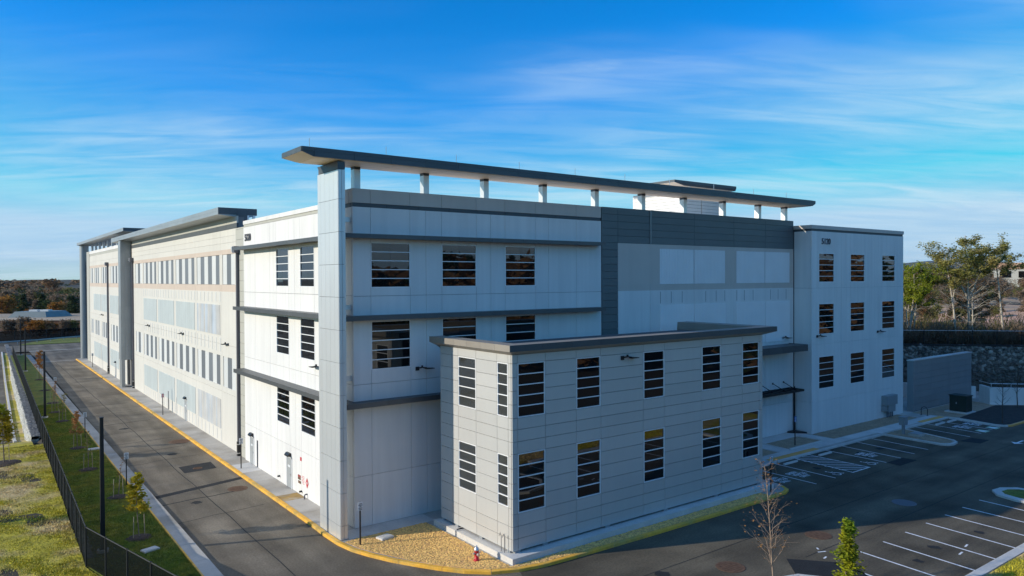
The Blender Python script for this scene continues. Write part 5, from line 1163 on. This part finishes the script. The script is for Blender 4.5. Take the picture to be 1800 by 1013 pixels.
# broadleaf and evergreen crowns, a few prototypes shared by many trees
def crown_proto(seed, h, w, n, size, kind):
    tb = TB(seed); tb.mb.m('bark_gray'); pts, _ = tb.limb((0, 0, 0), (0, 0, 1), h*.8, .22, .03, 6, 0, 6); C = []
    for k in range(26):
        t = tb.rs.uniform(.22, 1); a = tb.rs.rand()*6.283; z = h*(.28+.6*t)
        ww = w*(math.sin(math.pi*min(.97, .12+.85*t))**.7 if kind == 'round' else (1.05-t)); q = pts[min(6, int(t*6))]
        bp, _ = tb.limb(q, (math.cos(a), math.sin(a), .7 if kind == 'round' else .15), ww*tb.rs.uniform(.6, 1.1), .06, .15, 4, .02, 4); C += bp[2:]
        e = np.array(bp[-1])
        for _q in range(3): C.append(e+tb.rs.randn(3)*w*.12)
    me_t = (setattr(tb.mb, 'ms', ['bark_gray']), tb.mb.mesh('trunk', True))[1]; v, f = tb.leaves(C, n, w*.13, size, .8); return me_t, v, f
PROTO = []
for i, (k, h, w) in enumerate((('round', 11, 4.6), ('round', 10, 5.2), ('round', 12, 4.2), ('cone', 12, 3.2), ('round', 9, 4.4))): PROTO.append((crown_proto(300+i, h, w, 1300, .42, k), k))
CM = {}
def wood_tree(pi, leaf, x, y, z, sc, rz, label, group):
    (mt, v, f), k = PROTO[pi]
    if (pi, leaf) not in CM: CM[(pi, leaf)] = np_mesh('crown', v, f, [leaf])
    t = empty('wood_tree', (x, y, z), rz=rz); t.scale = (sc, sc, sc*random.uniform(.9, 1.1)); tag(t, label, 'tree', group)
    for nm, me in (('trunk', mt), ('crown', CM[(pi, leaf)])): o = D.objects.new(nm, me); link(o, t)
rs = random.Random(77)
NEARW = [(12, 300, 1, 'leaf_orange', 1.05, 'large orange tree behind the brick building at the left edge'), (2, 296, 0, 'leaf_orange', .9, 'orange tree at the very left edge of the woods'), (100, 292, 4, 'leaf_orange', .85, 'orange round tree behind the metal roof'), (50, 290, 4, 'leaf_orange', .55, 'small rust bush tree behind the brick building'), (62, 198, 4, 'leaf_orange', .62, 'russet tree in front of the brick wall'), (88, 200, 4, 'leaf_brown', .5, 'dark brown shrub tree beside the russet tree'),
         (20, 207, 4, 'leaf_brown', .55, 'brown shrub tree left of the grey leafless one before the brick wall'), (44, 202, 4, 'leaf_graybrown', .6, 'bare grey tree left of the russet tree before the brick wall'), (76, 209, 4, 'leaf_olive', .45, 'olive shrub right of the russet tree'), (100, 208, 4, 'leaf_orange', .45, 'small rust shrub before the brick wall right of the metal roof corner'), (122, 210, 4, 'leaf_brown', .5, 'brown shrub before the brick wall left of the olive one'),
         (128, 300, 3, 'leaf_dark', 1.1, 'dark evergreen close to the far round pier'), (40, 315, 3, 'leaf_dark', 1.1, 'dark evergreen behind the orange tree'), (75, 318, 3, 'leaf_dark', 1.0, 'dark evergreen behind the metal roof'), (30, 206, 4, 'leaf_graybrown', .5, 'grey leafless tree by the street fence'), (112, 204, 4, 'leaf_graybrown', .5, 'grey bare shrub tree before the brick wall'), (130, 206, 4, 'leaf_olive', .5, 'olive shrub tree before the brick wall near the round pier'), (8, 204, 4, 'leaf_graybrown', .5, 'grey shrub tree at the left edge before the brick wall')]
for (pxx, dist, pi, lm, sc_, lb) in NEARW:
    x, y = ray_pt(pxx, dist); wood_tree(pi, lm, x, y, -.4, sc_, rs.uniform(0, 6.28), lb, 'trees beyond the cross street')
# the woods as one mass: many crowns in one mesh
def woods(name, n, rng, pxr, leaf, seed, label, sc0=1.0, zfn=None, lsz=1.0):
    rs_ = np.random.RandomState(seed); V = []; F = []; off = 0
    for k in range(n):
        dist = rng[0]*(rng[1]/rng[0])**rs_.rand(); x, y = ray_pt(rs_.uniform(*pxr), dist); (mt, v, f), kd = PROTO[rs_.randint(0, 5)]
        keep = rs_.rand(len(f)) < min(.8, 300/dist); nf_ = max(60, int(keep.sum())); idx = rs_.choice(len(f), nf_, False); q = v.reshape(-1, 4, 3)[idx]
        c = q.mean(1, keepdims=True); q = c+(q-c)*min(4.5, lsz*(1.0+max(0, dist-300)/330))
        s = sc0*rs_.uniform(.8, 1.2); a = rs_.rand()*6.28; ca, sa = math.cos(a), math.sin(a); q = q*s
        q = np.stack([q[..., 0]*ca-q[..., 1]*sa+x, q[..., 0]*sa+q[..., 1]*ca+y, q[..., 2]+(zfn(x, y) if zfn else -.5)], -1).reshape(-1, 3); V.append(q); F.append(np.arange(len(q)).reshape(-1, 4)+off); off += len(q)
    o = D.objects.new(name, np_mesh(name, np.concatenate(V), np.concatenate(F), [leaf])); link(o); tag(o, label, 'woods', kind='stuff')
LP = (-160, 190)
woods('woods', 90, (305, 600), LP, 'leaf_graybrown', 51, 'grey-brown autumn woods beyond the brick building')
woods('woods', 60, (305, 620), LP, 'leaf_dark', 52, 'dark evergreen woods beyond the brick building')
woods('woods', 60, (330, 800), LP, 'leaf_brown', 53, 'brown autumn woods further back on the left')
woods('woods', 45, (330, 900), LP, 'leaf_olive', 54, 'olive woods further back on the left')
woods('woods', 330, (600, 3200), LP, 'leaf_graybrown', 55, 'distant grey-brown woods reaching the left horizon', 1.42)
woods('woods', 190, (600, 3200), LP, 'leaf_brown', 56, 'distant brown woods reaching the left horizon', 1.42)
woods('woods', 130, (600, 2600), LP, 'leaf_dark', 57, 'distant dark green woods on the left', 1.1)
woods('woods', 260, (3000, 9000), LP, 'leaf_graybrown', 58, 'farthest woods on the left horizon line', 2.0)
RP = (1470, 1990); zf_ = lambda x, y: zt(x, y)-.6
woods('woods', 140, (230, 900), RP, 'leaf_graybrown', 61, 'grey-brown woods on the hillside behind the bank', .8, zf_); woods('woods', 90, (260, 1500), RP, 'leaf_brown', 62, 'brown woods on the hillside behind the bank', .8, zf_)
woods('woods', 110, (145, 330), RP, 'leaf_graybrown', 64, 'low leafless scrub on the bare slope behind the bank', .42, lambda x, y: zt(x, y)+.2); woods('woods', 60, (150, 330), RP, 'leaf_olive', 65, 'olive scrub on the bare slope behind the bank', .38, lambda x, y: zt(x, y)+.2)
woods('woods', 260, (900, 4200), RP, 'leaf_graybrown', 63, 'distant woods below the blue mountain', 1.0, zf_)
# woods behind the camera, seen in the window glass
def ring_woods(name, n, leaf, seed, label, rng=(70, 190)):
    rs_ = np.random.RandomState(seed); V = []; F = []; off = 0
    for k in range(n):
        a = rs_.uniform(R(65), R(215)); dist = rs_.uniform(*rng); x, y = math.sin(a)*dist+20, math.cos(a)*dist+5; (mt, v, f), kd = PROTO[rs_.randint(0, 5)]
        if y > 4-.0*x: continue
        q = v.reshape(-1, 4, 3)[rs_.choice(len(f), 320, False)]; c = q.mean(1, keepdims=True); q = (c+(q-c)*1.8)*rs_.choice([.8, 1.0, 1.2, 1.7, 2.1])
        q = (q+np.array([x, y, zt(x, y)-.4])).reshape(-1, 3); V.append(q); F.append(np.arange(len(q)).reshape(-1, 4)+off); off += len(q)
    o = D.objects.new(name, np_mesh(name, np.concatenate(V), np.concatenate(F), [leaf])); link(o); tag(o, label, 'woods', kind='stuff')
ring_woods('woods', 150, 'leaf_brown', 71, 'brown woods behind the viewer mirrored in the window glass'); ring_woods('woods', 130, 'leaf_dark', 72, 'dark woods behind the viewer mirrored in the window glass')
# ================================================================== GRASS
def grass(name, n, sampler, m, h, seed, label, w=.012):
    rs_ = np.random.RandomState(seed); p = sampler(rs_, n); n = len(p); a = rs_.rand(n)*6.283; hh = h*(.5+rs_.rand(n)); d = np.stack([np.cos(a), np.sin(a), np.zeros(n)], 1)
    ln = np.stack([rs_.randn(n)*.45, rs_.randn(n)*.45, np.ones(n)], 1)*hh[:, None]; ww = w*(.7+rs_.rand(n))[:, None]
    v = np.stack([p-d*ww, p+d*ww, p+ln], 1).reshape(-1, 3); o = D.objects.new(name, np_mesh(name, v, np.arange(n*3).reshape(-1, 3), [m])); link(o); tag(o, label, 'grass', kind='stuff')
def s_left(rs_, n):
    y = 36+44*rs_.rand(n)**1.5; xr = np.where(y >= 44, 4.95+.0195*(y-44)-.05, 4.95+(44-y)*.233-.05); x = xr-14*rs_.rand(n)**1.1; cl = np.sin(x*2.1+np.sin(y*1.7))*np.cos(y*1.9+x)
    k = cl+rs_.randn(n)*.6 > -.2; return np.stack([x, y, np.full(n, .0)], 1)[k]
def s_strip(rs_, n):
    y = 34+70*rs_.rand(n)**1.6; x0_ = np.where(y >= 44, 5.4+.0195*(y-44), 5.1+(44-y)*.233); x = x0_+(9.36-x0_)*rs_.rand(n); k = (x0_ < 9.2); return np.stack([x, y, np.full(n, .11)], 1)[k]
grass('grass', 170000, s_left, 'blade_dry', .085, 81, 'short yellowing grass on the lawn outside the fence', .02); grass('grass', 140000, s_strip, 'blade_green', .07, 82, 'short green grass on the strip between fence and kerb', .018)
def s_r(rs_, n): return np.stack([36+22*rs_.rand(n), 11+4.1*rs_.rand(n), np.full(n, .13)], 1)
grass('grass', 25000, s_r, 'blade_dry', .09, 83, 'yellowing grass behind the kerb at the lower right corner', .02)
# ================================================================== HAZE: thin even air round the whole place
hz = MB().add([(x, y, z) for x in (-15000, 15000) for y in (-15000, 15000) for z in (-60, 420)], BF); hz.ms = []
me = D.meshes.new('haze'); me.from_pydata(hz.v, [], hz.f)
hm = D.materials.new('haze_air'); hm.use_nodes = True; ht = hm.node_tree; ht.nodes.clear()
pv = ht.nodes.new('ShaderNodeVolumePrincipled'); pv.inputs['Color'].default_value = (.80, .88, 1.0, 1); pv.inputs['Density'].default_value = 2.2e-5; pv.inputs['Anisotropy'].default_value = .2
ho = ht.nodes.new('ShaderNodeOutputMaterial'); ht.links.new(pv.outputs[0], ho.inputs['Volume']); me.materials.append(hm)
o = D.objects.new('haze', me); link(o); tag(o, 'thin blue haze in the distance', 'haze', kind='stuff')
print('objects', len(D.objects), 'tris', sum(len(m.loops)-2*len(m.polygons) for m in D.meshes))
